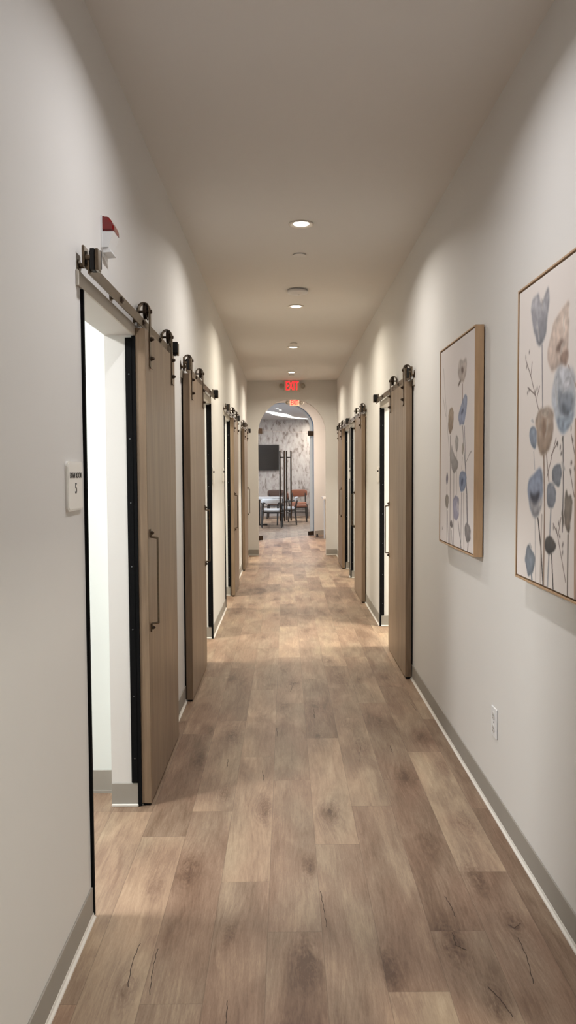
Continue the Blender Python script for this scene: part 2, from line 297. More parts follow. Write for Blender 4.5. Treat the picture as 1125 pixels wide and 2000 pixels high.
warp = mth('MULTIPLY', mth('SUBTRACT', sw, 0.0), .05)
vx = mth('ADD', mth('MULTIPLY', xx, 1.0), warp)
fine = noise(vec(mth('MULTIPLY', vx, 170), mth('MULTIPLY', yy, 12), seed), 1.0, 4, .6, .6)
mid_ = noise(vec(mth('MULTIPLY', vx, 34), mth('MULTIPLY', yy, 2.6), seed), 1.0, 5, 1.4)
big = noise(vec(mth('MULTIPLY', xx, 7), mth('MULTIPLY', yy, 2.2), seed), 1.0, 3, .8)
# curly figure: rings around knots
wv = mth('SINE', mth('ADD', mth('MULTIPLY', kn, 34), mth('ADD', mth('MULTIPLY', mid_, 16), mth('MULTIPLY', sw, 26))))
tone = at('tone')
v = mth('ADD', .5, mth('MULTIPLY', tone, .26))
v = mth('ADD', v, mth('MULTIPLY', mth('SUBTRACT', fine, .5), .42))
v = mth('ADD', v, mth('MULTIPLY', mth('SUBTRACT', mid_, .5), .42))
v = mth('ADD', v, mth('MULTIPLY', mth('SUBTRACT', big, .5), .80))
v = mth('ADD', v, mth('MULTIPLY', mth('MULTIPLY', wv, mth('ADD', sw, .12)), .05))
v = mth('SUBTRACT', v, mth('MULTIPLY', sw, .19))
kk = mth('MULTIPLY', kn, mth('MULTIPLY', mth('MAXIMUM', mth('SUBTRACT', noise(vec(mth('MULTIPLY', xx, 30), mth('MULTIPLY', yy, 13), seed), 1.0, 5, 2.0, .65), .30), 0), 4.6))
pore = noise(vec(mth('MULTIPLY', xx, 330), mth('MULTIPLY', yy, 60), seed), 1.0, 2, .3, .6)
v = mth('ADD', v, mth('MULTIPLY', mth('SUBTRACT', pore, .5), .22))
v = mth('SUBTRACT', v, mth('MULTIPLY', kk, .30))
rp = N('ShaderNodeValToRGB'); el = rp.color_ramp.elements
cs = [(0.0,(84,60,44)),(.25,(114,89,71)),(.5,(141,117,98)),(.75,(169,145,121)),(1.0,(191,169,144))]
el[0].position, el[0].color = 0, (*lin(cs[0][1]), 1); el[1].position, el[1].color = 1, (*lin(cs[-1][1]), 1)
for p_, c_ in cs[1:-1]: e = el.new(p_); e.color = (*lin(c_), 1)
L(v, rp.inputs['Fac'])
# slight pink / grey drift between areas
hue = N('ShaderNodeMix', data_type='RGBA'); hue.blend_type = 'MULTIPLY'
hf = noise(vec(mth('MULTIPLY', xx, 5), mth('MULTIPLY', yy, 1.6), mth('MULTIPLY', seed, 1.7)), 1.0, 2)
hr = N('ShaderNodeValToRGB'); hr.color_ramp.elements[0].position = .38; hr.color_ramp.elements[1].position = .62
hr.color_ramp.elements[0].color = (1.0, .955, .93, 1); hr.color_ramp.elements[1].color = (.965, 1.0, .985, 1)
L(hf, hr.inputs['Fac']); hue.inputs[0].default_value = 1.0; L(rp.outputs['Color'], hue.inputs[6]); L(hr.outputs['Color'], hue.inputs[7])
# seams
pu, pv = at('pu'), at('pv')
du = mth('MINIMUM', pu, mth('SUBTRACT', PW, pu)); dv = mth('MINIMUM', pv, mth('SUBTRACT', PL, pv))
sm = mth('LESS_THAN', mth('MINIMUM', du, dv), .0012)
sx = N('ShaderNodeMix', data_type='RGBA'); L(mth('MULTIPLY', sm, .38), sx.inputs[0]); L(hue.outputs[2], sx.inputs[6]); sx.inputs[7].default_value = (*lin((70,54,42)), 1)
L(sx.outputs[2], pb.inputs['Base Color'])
pb.inputs['Roughness'].default_value = .46; pb.inputs['Specular IOR Level'].default_value = .42
bp = N('ShaderNodeBump'); bp.inputs['Strength'].default_value = .22; bp.inputs['Distance'].default_value = .0015
L(mth('SUBTRACT', mth('MULTIPLY', fine, .6), sm), bp.inputs['Height']); L(bp.outputs['Normal'], pb.inputs['Normal'])
me.materials.append(fm); me.materials.append(mat('wood_split', (52,38,30), .8))
mi = np.zeros(len(Fc), np.int32); mi[cr0:] = 1; me.polygons.foreach_set('material_index', mi)
fo = bpy.data.objects.new('floor', me); COL.objects.link(fo); fo['kind'] = 'structure'
# ================================================================ WALLS
LOP = [(2.585,3.465),(6.10,6.98),(8.52,9.40),(12.68,13.54)]           # openings on the left: along y
ROP = [(.95,1.90),(6.62,7.50),(10.02,10.88),(11.08,11.92)]
OH, TH = 2.09, .125
def wall_line(bm, xa, xb, ops, ya, yb, H, oh):
    y = ya
    for a, b in ops:
        box(bm, xa, xb, y, a, -.02, H); box(bm, xa, xb, a, b, oh, H); y = b
    box(bm, xa, xb, y, yb, -.02, H)
b = new(); wall_line(b, WL-TH, WL, LOP, YB, YE+.14, HC, OH); struct('wall_left', b, M['wall'])
b = new(); wall_line(b, WR, WR+TH, ROP, YB, YE+.14, HC, OH); struct('wall_right', b, M['wall'])
b = new(); box(b, -3.4, 3.6, YB-.12, YB, -.02, HC); struct('wall_back', b, M['wall'])
b = new(); box(b, WL-TH, WR+TH, YB-.12, YE+.14, HC, HC+.08); struct('ceiling', b, M['ceil'])
b = new()
box(b, -3.4, WL-TH, YB, YE+.14, 2.75, 2.83); box(b, WR+TH, 3.6, YB, YE+.14, 2.75, 2.83); struct('ceiling_exam_rooms', b, M['room'])
LP = [1.0, 3.62, 7.20, 9.62]; RPt = [-.4, 2.25, 5.2, 7.95, 10.98]
b = new(); box(b, -3.4, -3.28, YB, YE+.14, -.02, 2.75)
for y in LP: box(b, -3.28, WL-TH, y, y+.1, -.02, 2.75)
struct('wall_exam_left', b, M['room'])
b = new(); box(b, 3.48, 3.6, YB, YE+.14, -.02, 2.75)
for y in RPt: box(b, WR+TH, 3.48, y, y+.1, -.02, 2.75)
struct('wall_exam_right', b, M['room'])
# arch wall at the end of the corridor
ACX, AR, ASP = .1155, .594, 2.148
def arch_wall(bm, f0, f1, s0, s1, c, rx, rz, spring, H, n=40):
    prism(bm, [(s0,-.02),(c-rx,-.02),(c-rx,H),(s0,H)], f0, f1); prism(bm, [(c+rx,-.02),(s1,-.02),(s1,H),(c+rx,H)], f0, f1)
    for i in range(n):
        a0, a1 = PI*(1-i/n), PI*(1-(i+1)/n)
        p0 = (c+rx*math.cos(a0), spring+rz*math.sin(a0)); p1 = (c+rx*math.cos(a1), spring+rz*math.sin(a1))
        prism(bm, [p0, p1, (p1[0], H), (p0[0], H)], f0, f1)
b = new(); arch_wall(b, lambda s, z: (s, YE, z), lambda s, z: (s, YE+.14, z), WL-.0, WR, ACX, AR, AR, ASP, HC); struct('wall_end', b, M['wall'])
# oblique glass-door wall behind the vestibule
DA = Vector((-.60, 16.65, 0)); DB = Vector((.655, 18.03, 0)); dd = (DB-DA).normalized(); nn = Vector((dd.y, -dd.x, 0)); DW = (DB-DA).length
def ob(s, z, t=0.0): p = DA+dd*s+nn*t; return (p.x, p.y, z)      # t>0 towards the corridor
SPR, RZ = 2.47, .50
b = new(); arch_wall(b, lambda s, z: ob(s, z), lambda s, z: ob(s, z, -.13), -2.0, 3.6, DW/2, DW/2, RZ, SPR, 3.14); struct('wall_oblique', b, M['wall'])
b = new()
box(b, -4.3, WL-TH, YE+.14, YE+.26, -.02, 3.14); box(b, WR+TH, 3.7, YE+.14, YE+.26, -.02, 3.14); box(b, 3.2, 3.32, YE+.2, 25.9, -.02, 3.14); box(b, -4.4, -4.28, YE+.2, 25.9, -.02, 3.14)
struct('wall_lobby', b, M['wall'])
b = new(); box(b, -4.3, 3.3, 25.7, 25.82, -.02, 3.2); struct('wall_far', b, M['wp'])
b = new()
pv_ = ob(-2.0, 0); pw_ = ob(3.6, 0)
prism(b, [(-4.4, YE+.0),(3.4, YE+.0),(3.4, pw_[1]),(pw_[0], pw_[1]),(pv_[0], pv_[1]),(-4.4, pv_[1])], lambda x, y: (x, y, HC), lambda x, y: (x, y, HC+.3)); struct('ceiling_vestibule', b, M['ceil'])
M['lobceil'] = mat('lobby_ceiling_paint', (200,199,201), .85, var=.01, scale=1)
b = new(); box(b, -4.4, 3.4, 14.2, 25.9, 3.14, 3.28); struct('ceiling_lobby', b, M['lobceil'])
# ---------------------------------------------------------------- base boards
def base_y(bm, bt, s, ya, yb, h=.105):
    W_ = WL if s < 0 else WR
    box(bm, W_, W_-s*.006, ya, yb, .0, h, .0015, 1)
    prism(bt, [(0,0),(.016,0),(.015,.004),(.009,.008),(.007,.016),(0,.018)], lambda d, z: (W_-s*d, ya, z), lambda d, z: (W_-s*d, yb, z))
def bases(name, s, ops):
    b, t = new(), new(); y = YB
    for a, c in ops: base_y(b, t, s, y, a-.004, ); y = c+.004
    base_y(b, t, s, y, YE)
    W_ = WL if s < 0 else WR
    for a, c in ops:                                   # returns inside each reveal
        xi, xo = W_+s*.004, W_+s*TH
        box(b, xi, xo, c-.006, c, 0, .105, .0015, 1); box(t, xi, xo, c-.014, c, 0, .012, .003, 1)
        box(b, xi, xo, a, a+.006, 0, .105, .0015, 1)
    o = struct(name, b, M['base']); obj('base_toe', t, M['toe'], o)
bases('baseboard_left', -1, LOP); bases('baseboard_right', 1, ROP)
b, t = new(), new()
for xa, xb in ((WL, ACX-AR), (ACX+AR, WR)):
    box(b, xa, xb, YE-.006, YE, 0, .105, .0015, 1); box(t, xa, xb, YE-.015, YE, 0, .014, .003, 1)
o = struct('baseboard_end', b, M['base']); obj('base_toe', t, M['toe'], o)
b = new(); 
for s0, s1 in ((-2.0, 0), (DW+.03, 3.6)):
    prism(b, [(s0,0),(s1,0),(s1,.105),(s0,.105)], lambda s, z: ob(s, z, .0), lambda s, z: ob(s, z, .008))
struct('baseboard_oblique', b, M['base'])
b = new()
for y in LP: box(b, -3.28, WL-TH, y-.006, y, 0, .105); box(b, -3.28, WL-TH, y-.014, y, 0, .012)
for y in RPt: box(b, WR+TH, 3.48, y-.006, y, 0, .105)
struct('baseboard_exam', b, M['base'])
b = new(); box(b, -4.28, 3.2, 25.685, 25.7, 0, .13, .003, 1); box(b, -4.28, 3.2, 25.675, 25.7, .13, .16, .003, 1); struct('baseboard_far', b, mat('lobby_base', (176,168,164), .5))
# ---------------------------------------------------------------- opening trims: black corner seal, painted header board
n_ = 0
for s, ops in ((-1, LOP), (1, ROP)):
    W_ = WL if s < 0 else WR
    for i, (a, c) in enumerate(ops):
        n_ += 1; b = new()
        for y, dr in ((a, 1), (c, -1)):
            box(b, W_-s*.010, W_+s*.006, y-.004 if dr > 0 else y-.010, y+.010 if dr > 0 else y+.004, .004, OH-.004)       # thin corner leg down to the floor
            box(b, W_+s*.002, W_+s*.034, y if dr > 0 else y-.010, y+.010 if dr > 0 else y, .108, OH-.012, .002, 1)        # seal in the reveal
        o = struct('trim_%d' % n_, b, M['black'])
        sc = new()
        for y, dr in ((c, -1),):
            for z in (.22, .50, .80, 1.08, 1.36, 1.64, 1.92):
                tube(sc, (W_+s*.018, y-.0095, z), (W_+s*.018, y-.0125, z), .0035, .0025, 10)
        obj('screw', sc, M['screw'], o)
# ================================================================ SLIDING BARN DOORS
def D(s, d): return (WL+d) if s < 0 else (WR-d)
PT = 2.120
def barn_door(s, p0, p1, hy, strip_y, label):
    """s side, panel from p0 to p1, pull handle at hy"""
    r = root('barn_door', label, 'sliding door', (D(s,.031), (p0+p1)/2, 0.0), None)
    b = new(); xa, xb = sorted((D(s,.010), D(s,.053))); box(b, xa, xb, p0, p1, .012, PT, .0018, 2); obj('door_panel', b, M['veneer'], r)
    b = new(); xa, xb = sorted((D(s,.0015), D(s,.010)))
    y0 = strip_y; box(b, xa, xb, y0-.006, y0+.010, .014, PT-.03); obj('edge_strip', b, M['black'], r)  # black upright strip between the panel back and the wall
    b = new(); xa, xb = sorted((D(s,.018), D(s,.045))); box(b, xa, xb, p0+.004, p0+.05, .001, .013); box(b, xa, xb, p1-.05, p1-.004, .001, .013); obj('floor_guide', b, M['black'], r)
    for hyy in (p0+.115, p1-.115):                                     # hangers: strap bent over a spoked wheel
        b = new(); w = .020
        path = [(.0555,1.962),(.0555,2.222)]
        pts = [(.0600,1.958),(.0560,1.968),(.0560,2.222)]
        for k in range(0, 13): a = PI*k/12; pts.append((.031+.025*math.cos(a), 2.224+.025*math.sin(a)))
        pts.append((.006+.000, 2.150))
        for (d0, z0), (d1, z1) in zip(pts, pts[1:]):
            dv = Vector((d1-d0, z1-z0)); n2 = Vector((-dv.y, dv.x)).normalized()*.0022; ex = dv.normalized()*.0008
            q = [(d0-ex.x+n2.x, z0-ex.y+n2.y), (d1+ex.x+n2.x, z1+ex.y+n2.y), (d1+ex.x-n2.x, z1+ex.y-n2.y), (d0-ex.x-n2.x, z0-ex.y-n2.y)]
            prism(b, q, lambda d, z: (D(s,d), hyy-w, z), lambda d, z: (D(s,d), hyy+w, z))
        h = obj('hanger_strap', b, M['bronze'], r)
        b = new(); cz = 2.212; cx = D(s,.0385)                          # wheel riding on the rail: rim, hub and spokes
        sweep(b, [((cx, hyy+.030*math.cos(a), cz+.030*math.sin(a)), (0, math.cos(a), math.sin(a)), (1,0,0)) for a in [2*PI*k/28 for k in range(28)]],
              [(-.004,-.006),(.008,-.008),(.008,-.005),(.002,-.003),(.002,.003),(.008,.005),(.008,.008),(-.004,.006)], closed=True)
        for k in range(5): a = 2*PI*k/5+.3; tube(b, (cx, hyy, cz), (cx, hyy+.028*math.cos(a), cz+.028*math.sin(a)), .0035, seg=8)
        tube(b, (cx-.009, hyy, cz), (cx+.009, hyy, cz), .010, seg=14)
        obj('wheel', b, M['bronzed'], h, smooth=True)
        b = new(); tube(b, (D(s,.002), hyy, cz), (D(s,.064), hyy, cz), .0055, seg=12); tube(b, (D(s,.058), hyy, cz), (D(s,.066), hyy, cz), .010, .008, seg=6); obj('axle', b, M['bronzed'], h)
        for z in (2.090, 2.003):
            b = new(); tube(b, (D(s,.052), hyy, z), (D(s,.064), hyy, z), .0105, seg=6)
            lathe(b, (D(s,.064), hyy, z), [(.0085,0),(.0085,-s*.004),(.006,-s*.010),(.001,-s*.012)], 12, 'X'); obj('acorn_bolt', b, M['bronzed'], h, smooth=True)
    b = new(); rr = .0042; d0, d1 = .056, .087                        # pull handle: slim square rod with lugs
    za, zb = .815, 1.205
    pr = [(-rr,-rr),(rr,-rr),(rr,rr),(-rr,rr)]
    wire(b, [(D(s,d0+.002), hy, zb+.022), (D(s,d0+.002), hy, zb), (D(s,d1), hy, zb-.004), (D(s,d1), hy, za+.004), (D(s,d0+.002), hy, za), (D(s,d0+.002), hy, za-.022)], .0046, 10)
    for z in (zb+.018, za-.018): box(b, *sorted((D(s,.053), D(s,.0585))), hy-.011, hy+.011, z-.018, z+.018, .001, 1)
    h = obj('pull_handle', b, M['bronze'], r, smooth=True)
    for z in (zb+.018, za-.018):
        b = new(); tube(b, (D(s,.0585), hy, z), (D(s,.066), hy, z), .0085, seg=6); lathe(b, (D(s,.066), hy, z), [(.006,0),(.006,-s*.004),(.001,-s*.007)], 12, 'X'); obj('bolt', b, M['bronzed'], h, smooth=True)
    return r
def rail(s, r0, r1, label):
    r = root('barn_door_rail', label, 'door rail', (D(s,0), (r0+r1)/2, 2.147), None)
    b = new(); xa, xb = sorted((D(s,.0355), D(s,.0415))); box(b, xa, xb, r0, r1, 2.126, 2.168, .001, 1); obj('rail_bar', b, M['bronze'], r)
    n = 5; ys = [r0+.03+(r1-r0-.06)*k/(n-1) for k in range(n)]
    for y in ys:
        b = new(); tube(b, (D(s,.0), y, 2.158), (D(s,.004), y, 2.158), .0215, .0185, 20); tube(b, (D(s,.003), y, 2.158), (D(s,.036), y, 2.158), .0085, seg=16); obj('spacer', b, M['bronze'], r, smooth=True)
        if y in (ys[0], ys[-1]): continue
        b = new(); box(b, *sorted((D(s,.0415), D(s,.0475))), y-.011, y+.011, 2.136, 2.158, .002, 1); tube(b, (D(s,.0475), y, 2.147), (D(s,.051), y, 2.147), .006, .005, 12); obj('bolt', b, M['bronzed'], r)
    for y, q in ((r0+.012, 1), (r1-.012, -1)):
        ya_, yb_ = (y-.012, y+.030) if q > 0 else (y-.030, y+.012)
        b = new(); box(b, *sorted((D(s,.018), D(s,.0265))), ya_-.002, yb_+.012 if q > 0 else yb_+.002, 2.150, 2.216, .002, 1)
        tube(b, (D(s,.020), y, 2.180), (D(s,.064), y, 2.180), .009, seg=14)
        box(b, *sorted((D(s,.058), D(s,.070))), ya_, yb_, 2.138, 2.206, .002, 1)
        st = obj('end_stop', b, M['bronze'], r)
        b = new(); box(b, *sorted((D(s,.0425), D(s,.0578))), ya_, yb_, 2.138, 2.207, .003, 2)
        if q < 0: box(b, *sorted((D(s,.030), D(s,.0700))), ya_-.012, ya_+.002, 2.150, 2.210, .003, 2)
        else: box(b, *sorted((D(s,.030), D(s,.0700))), yb_-.002, yb_+.012, 2.150, 2.210, .003, 2)
        obj('bumper', b, M['rubber'], st)
    return r
def header(i, s, y0, y1):
    b = new(); xa, xb = sorted((D(s,.0), D(s,.0085))); box(b, xa, xb, y0, y1, 2.088, 2.137, .001, 1); struct('trim_%d' % i, b, M['board'])
barn_door(-1, 3.462, 4.372, 3.515, 3.470, 'brown wood sliding barn door nearest the camera on the left, slid open past exam room 5')
barn_door(-1, 5.055, 5.975, 5.925, 5.063, 'second brown sliding barn door from the camera on the left wall')
barn_door(-1, 9.33, 10.23, 9.385, 9.338, 'third sliding barn door on the left wall, its bright doorway on its near side')
barn_door(-1, 11.74, 12.64, 12.59, 11.748, 'farthest sliding barn door on the left wall, beside the arch wall')
barn_door(1, 5.585, 6.515, 6.465, 5.593, 'brown sliding barn door nearest the camera on the right wall, beyond the two paintings')
barn_door(1, 8.83, 9.76, 9.705, 8.838, 'middle sliding barn door of the three on the right wall')
barn_door(1, 11.89, 12.79, 11.945, 11.898, 'farthest sliding barn door on the right wall, beside the arch wall')
RL = [(-1,2.540,4.44,'bronze rail over exam room 5 and the nearest left barn door'),(-1,5.01,7.04,'bronze rail carrying the second barn door on the left wall'),
 (-1,8.44,10.32,'bronze rail carrying the third barn door on the left wall'),(-1,11.68,13.55,'bronze rail carrying the farthest left barn door'),
 (1,5.52,7.54,'bronze rail carrying the nearest barn door on the right wall'),(1,8.77,10.94,'bronze rail carrying the middle barn door on the right wall'),
 (1,11.02,12.86,'bronze rail carrying the farthest right barn door')]
for i, (s, a, c, lb) in enumerate(RL): rail(s, a, c, lb)
HB = [(-1,2.528,4.40),(-1,5.005,6.99),(-1,8.43,10.28),(-1,11.7,13.56),(1,5.52,7.50),(1,8.77,10.89),(1,11.05,12.82)]
for i, (s, a, c) in enumerate(HB): header(20+i, s, a, c)
# ================================================================ SIGNS
def plate_sign(s, y0, y1, label, number=None):
    z0, z1 = 1.378, 1.530; yc = (y0+y1)/2; rt = root('room_sign', label, 'sign', (D(s,0), yc, z0))
    b = new(); R_ = .016; pts = []
    for cy, cz, a0 in ((y1-R_, z1-R_, 0), (y0+R_, z1-R_, PI/2), (y0+R_, z0+R_, PI), (y1-R_, z0+R_, 3*PI/2)):
        for k in range(7): a = a0+PI/2*k/6; pts.append((cy+R_*math.cos(a), cz+R_*math.sin(a)))
    prism(b, pts, lambda y, z: (D(s,.0005), y, z), lambda y, z: (D(s,.0075), y, z)); obj('sign_plate', b, M['sign'], rt)
    b = new(); k = .93; pts2 = [(yc+(y-yc)*k, (z0+z1)/2+(z-(z0+z1)/2)*k) for y, z in pts]
    prism(b, pts2, lambda y, z: (D(s,.0074), y, z), lambda y, z: (D(s,.0088), y, z)); obj('sign_face', b, M['sign'], rt)
    xd = (0, 1, 0) if s < 0 else (0, -1, 0)
    text_obj('sign_text', 'EXAM ROOM', .0240, .93, (D(s,.0090), yc+.002*(-s), 1.4865), xd, (0,0,1), M['text'], rt, bold=.0003)
    if number: text_obj('sign_number', number, .0470, .95, (D(s,.0090), yc+.002, 1.4455), xd, (0,0,1), M['text'], rt, bold=.0004)
plate_sign(-1, 2.364, 2.538, 'white rounded room sign reading EXAM ROOM 5 on the near left wall', '5')
plate_sign(-1, 7.10, 7.26, 'small room sign on the left wall just beyond the second barn door')
plate_sign(-1, 8.26, 8.42, 'small room sign on the left wall just before the third doorway')
plate_sign(1, 7.58, 7.74, 'small room sign on the right wall just beyond the nearest right doorway')
plate_sign(1, 10.90, 11.05, 'small room sign between the two far doorways on the right wall')
# ================================================================ ALARM, STROBE, OUTLET
al = root('fire_alarm_strobe', 'red and white fire alarm strobe on the left wall above the near door rail', 'fire alarm', (WL, 2.93, 2.29))
y0, y1 = 2.885, 2.985
b = new(); prism(b, [(y0,2.305),(y0,2.418),(y1,2.418),(y1,2.300),(y1-.03,2.262),(y0+.02,2.275)], lambda y, z: (WL-.0005, y, z), lambda y, z: (WL+.006, y, z)); obj('back_plate', b, M['white_pl'], al)
# side profiles (d, z)
lens_p = [(.006,2.363),(.006,2.416),(.022,2.416),(.030,2.411),(.037,2.402),(.043,2.390),(.047,2.378),(.048,2.363)]
b = new(); prism(b, lens_p, lambda d, z: (WL+d, y0+.003, z), lambda d, z: (WL+d, y1-.003, z))
bmesh.ops.bevel(b, geom=[e for e in b.edges if abs(e.verts[0].co.y-e.verts[1].co.y) < 1e-5 and e.verts[0].co.x > WL+.01], offset=.006, segments=3, affect='EDGES', clamp_overlap=True)
obj('red_lens', b, M['redlens'], al, smooth=True)
body_p = [(.006,2.362),(.047,2.362),(.026,2.306),(.006,2.306)]
b = new(); prism(b, body_p, lambda d, z: (WL+d, y0+.004, z), lambda d, z: (WL+d, y1-.004, z)); obj('housing', b, M['white_pl'], al)
b = new(); prism(b, [(.006,2.305),(.028,2.305),(.036,2.290),(.006,2.288)], lambda d, z: (WL+d, y0+.008, z), lambda d, z: (WL+d, y1-.008, z)); obj('lower_lip', b, M['white_pl'], al)
st = root('wall_strobe', 'white wall strobe high on the left wall between the third and fourth barn doors', 'alarm strobe', (WL, 10.75, 2.04))
b = new(); box(b, WL+.0005, WL+.012, 10.69, 10.81, 2.035, 2.165, .003, 2); obj('back_plate', b, M['white_pl'], st)
b = new(); prism(b, [(.012,2.045),(.012,2.158),(.050,2.150),(.054,2.10),(.044,2.05)], lambda d, z: (WL+d, 10.70, z), lambda d, z: (WL+d, 10.80, z)); obj('housing', b, M['white_pl'], st)
oc = root('electrical_outlet', 'white duplex outlet low on the right wall under the paintings', 'outlet', (WR, 3.368, .335))
b = new(); box(b, WR-.0065, WR-.0003, 3.325, 3.411, .338, .468, .003, 2); obj('cover_plate', b, M['white_pl'], oc)
for z in (.431, .375):
    b = new(); lathe(b, (WR-.0065, 3.368, z), [(.0175,.003),(.0175,-.0015),(.016,-.0028)], 28, 'X'); o = obj('socket', b, mat('outlet_face', (205,203,200), .35), oc, smooth=True)
    b = new(); box(b, WR-.0098, WR-.0086, 3.360, 3.362, z-.001, z+.008); box(b, WR-.0098, WR-.0086, 3.374, 3.376, z-.001, z+.007); tube(b, (WR-.0097, 3.368, z-.008), (WR-.0088, 3.368, z-.008), .0022, seg=10); obj('socket_slot', b, M['gapb'], o)
b = new(); tube(b, (WR-.0078, 3.368, .403), (WR-.006, 3.368, .403), .003, seg=12); obj('screw', b, M['screw'], oc)
# ================================================================ PAINTINGS
def paint(base, shapes, stems, size, seed, scale=430):
    W_, H_ = size; nx, ny = int(W_*scale), int(H_*scale)
    rg = np.random.default_rng(seed)
    U, Vv = np.meshgrid((np.arange(nx)+.5)/nx*W_, (np.arange(ny)+.5)/ny*H_)
    img = np.ones((ny, nx, 3))*np.array(base)/255.0
    def blur(a, k):
        for _ in range(2):
            for ax in (0, 1):
                p = np.pad(a, [(k, k) if i == ax else (0, 0) for i in range(2)], mode='edge'); c = np.cumsum(p, axis=ax); n = 2*k+1
                c = np.concatenate([np.zeros_like(np.take(c, [0], axis=ax)), c], axis=ax)
                a = (np.take(c, range(n, c.shape[ax]), axis=ax)-np.take(c, range(0, c.shape[ax]-n), axis=ax))/n
        return a
    def nz(k, st=1):
        a = blur(rg.normal(size=(ny, nx)), k); return a/(a.std()+1e-9)
    N1, N2, N3 = nz(9), nz(3), nz(22)
    def chaikin(p):
        for _ in range(2): p = [q for a_, c_ in zip(p, p[1:]+p[:1]) for q in ((.75*a_[0]+.25*c_[0], .75*a_[1]+.25*c_[1]), (.25*a_[0]+.75*c_[0], .25*a_[1]+.75*c_[1]))]
        return p
    def inside(poly, wob=.0042):
        poly = chaikin(poly)
        u = U+N2*wob*.5+N1*wob; v = Vv+N1*wob; m = np.zeros((ny, nx), bool); n = len(poly)
        for i in range(n):
            x1, y1 = poly[i]; x2, y2 = poly[(i+1) % n]
            if y1 == y2: continue
            c = ((y1 > v) != (y2 > v)) & (u < (x2-x1)*(v-y1)/(y2-y1)+x1); m ^= c
        return m.astype(float)
    def lay(mask, col, a, tex=.10):
        col = np.array(col)/255.0; t = np.clip(1+tex*N3+tex*.5*N2, .5, 1.4)[..., None]
        img[:] = img*(1-mask[..., None]*a)+np.clip(col*t, 0, 1)*mask[..., None]*a
    for pts, col, w, a in stems:
        w *= 1.25
        d = np.full((ny, nx), 9.)
        for (x1, y1), (x2, y2) in zip(pts, pts[1:]):
            dx, dy = x2-x1, y2-y1; t = np.clip(((U-x1)*dx+(Vv-y1)*dy)/(dx*dx+dy*dy+1e-12), 0, 1)
            d = np.minimum(d, np.hypot(U-x1-t*dx, Vv-y1-t*dy))
        lay(np.clip((w/2-d)/.0016+.5, 0, 1), col, a, .04)
    for sh in shapes:
        poly, col, a, soft = sh[:4]; col2 = sh[4] if len(sh) > 4 else col
        m = inside(poly); mb = blur(m, max(1, soft)); 
        zs = [p[1] for p in poly]; g = np.clip((Vv-min(zs))/(max(zs)-min(zs)+1e-6), 0, 1)[..., None]
        c = (np.array(col2)*(1-g)+np.array(col)*g)/255.0; t = np.clip(1+.07*N3+.05*N2, .6, 1.3)[..., None]
        edge = np.clip(mb-blur(m, 5), 0, 1)*1.1                         # pigment gathers at the rim of a wash
        al_ = (mb*a)[..., None]; img[:] = img*(1-al_)+np.clip(c*t*(1-.35*edge[..., None]), 0, 1)*al_
    return img
def canvas(rt, y_far, z0, size, img, x):
    W_, H_ = size; ny, nx, _ = img.shape
    me = bpy.data.meshes.new('canvas'); ys = y_far-(np.arange(nx)+.0)/(nx-1)*W_; zs = z0+np.arange(ny)/(ny-1)*H_
    base = wpos(rt); YY, ZZ = np.meshgrid(ys, zs); co = np.stack([np.full(YY.size, x-base.x), YY.ravel()-base.y, ZZ.ravel()-base.z], 1)
    idx = np.arange(nx*ny).reshape(ny, nx); q = np.stack([idx[:-1,:-1], idx[:-1,1:], idx[1:,1:], idx[1:,:-1]], -1).reshape(-1, 4)
    me.from_pydata(co.tolist(), [], q.tolist())
    ca = me.color_attributes.new('pigment', 'FLOAT_COLOR', 'POINT'); c = np.ones((nx*ny, 4), np.float32)
    s_ = np.clip(img.reshape(-1, 3), 0, 1); c[:, :3] = np.where(s_ <= .04045, s_/12.92, ((s_+.055)/1.055)**2.4); ca.data.foreach_set('color', c.ravel())
    m = bpy.data.materials.new('painted_canvas'); m.use_nodes = True; b = m.node_tree.nodes['Principled BSDF']; b.inputs['Roughness'].default_value = .75
    a = m.node_tree.nodes.new('ShaderNodeVertexColor'); a.layer_name = 'pigment'; m.node_tree.links.new(a.outputs[0], b.inputs['Base Color'])
    me.materials.append(m); o = bpy.data.objects.new('canvas', me); COL.objects.link(o); o.parent = rt; return o
def framed(y0, y1, z0, z1, label, img):
    rt = root('framed_painting', label, 'painting', (WR, (y0+y1)/2, z0), 'framed watercolour poppy canvases')
    xo, xb = .8585, WR-.006; f = .0065
    b = new()
    box(b, xo, xb, y0, y0+f, z0, z1, .0006, 1); box(b, xo, xb, y1-f, y1, z0, z1, .0006, 1); box(b, xo, xb, y0+f, y1-f, z0, z0+f, .0006, 1); box(b, xo, xb, y0+f, y1-f, z1-f, z1, .0006, 1)
    obj('floater_frame', b, M['oakside'], rt)
    b = new(); box(b, xo+.022, xb-.004, y0+f, y1-f, z0+f, z1-f); obj('shadow_gap', b, M['gapb'], rt)
    b = new(); g = f+.006; box(b, xo+.0035, xo+.021, y0+g, y1-g, z0+g, z1-g); obj('canvas_stretcher', b, M['cardb'], rt)
    canvas(rt, y1-g, z0+g, (y1-y0-2*g, z1-z0-2*g), img, xo+.003)
def off(pts, dx, dy): return [(p[0]+dx, p[1]+dy) for p in pts]
d2 = dict(P2); G=.0125
def A2(k, *a): return (off(d2[k], -G, -G), *a)
BEI = (219,210,204)
stc = [((120,116,120),.008,.8),((150,120,100),.007,.7),((84,80,80),.007,.9),((120,98,82),.010,.85),((44,38,38),.008,.95),((48,44,44),.007,.95),((86,76,68),.008,.9),((140,138,142),.006,.6),((150,146,146),.007,.6),
 ((120,104,94),.007,.7),((122,124,130),.010,.7),((150,138,130),.012,.6),((112,118,126),.012,.9),((150,118,98),.012,.8)]+[((112,98,92),.0045,.85)]*10
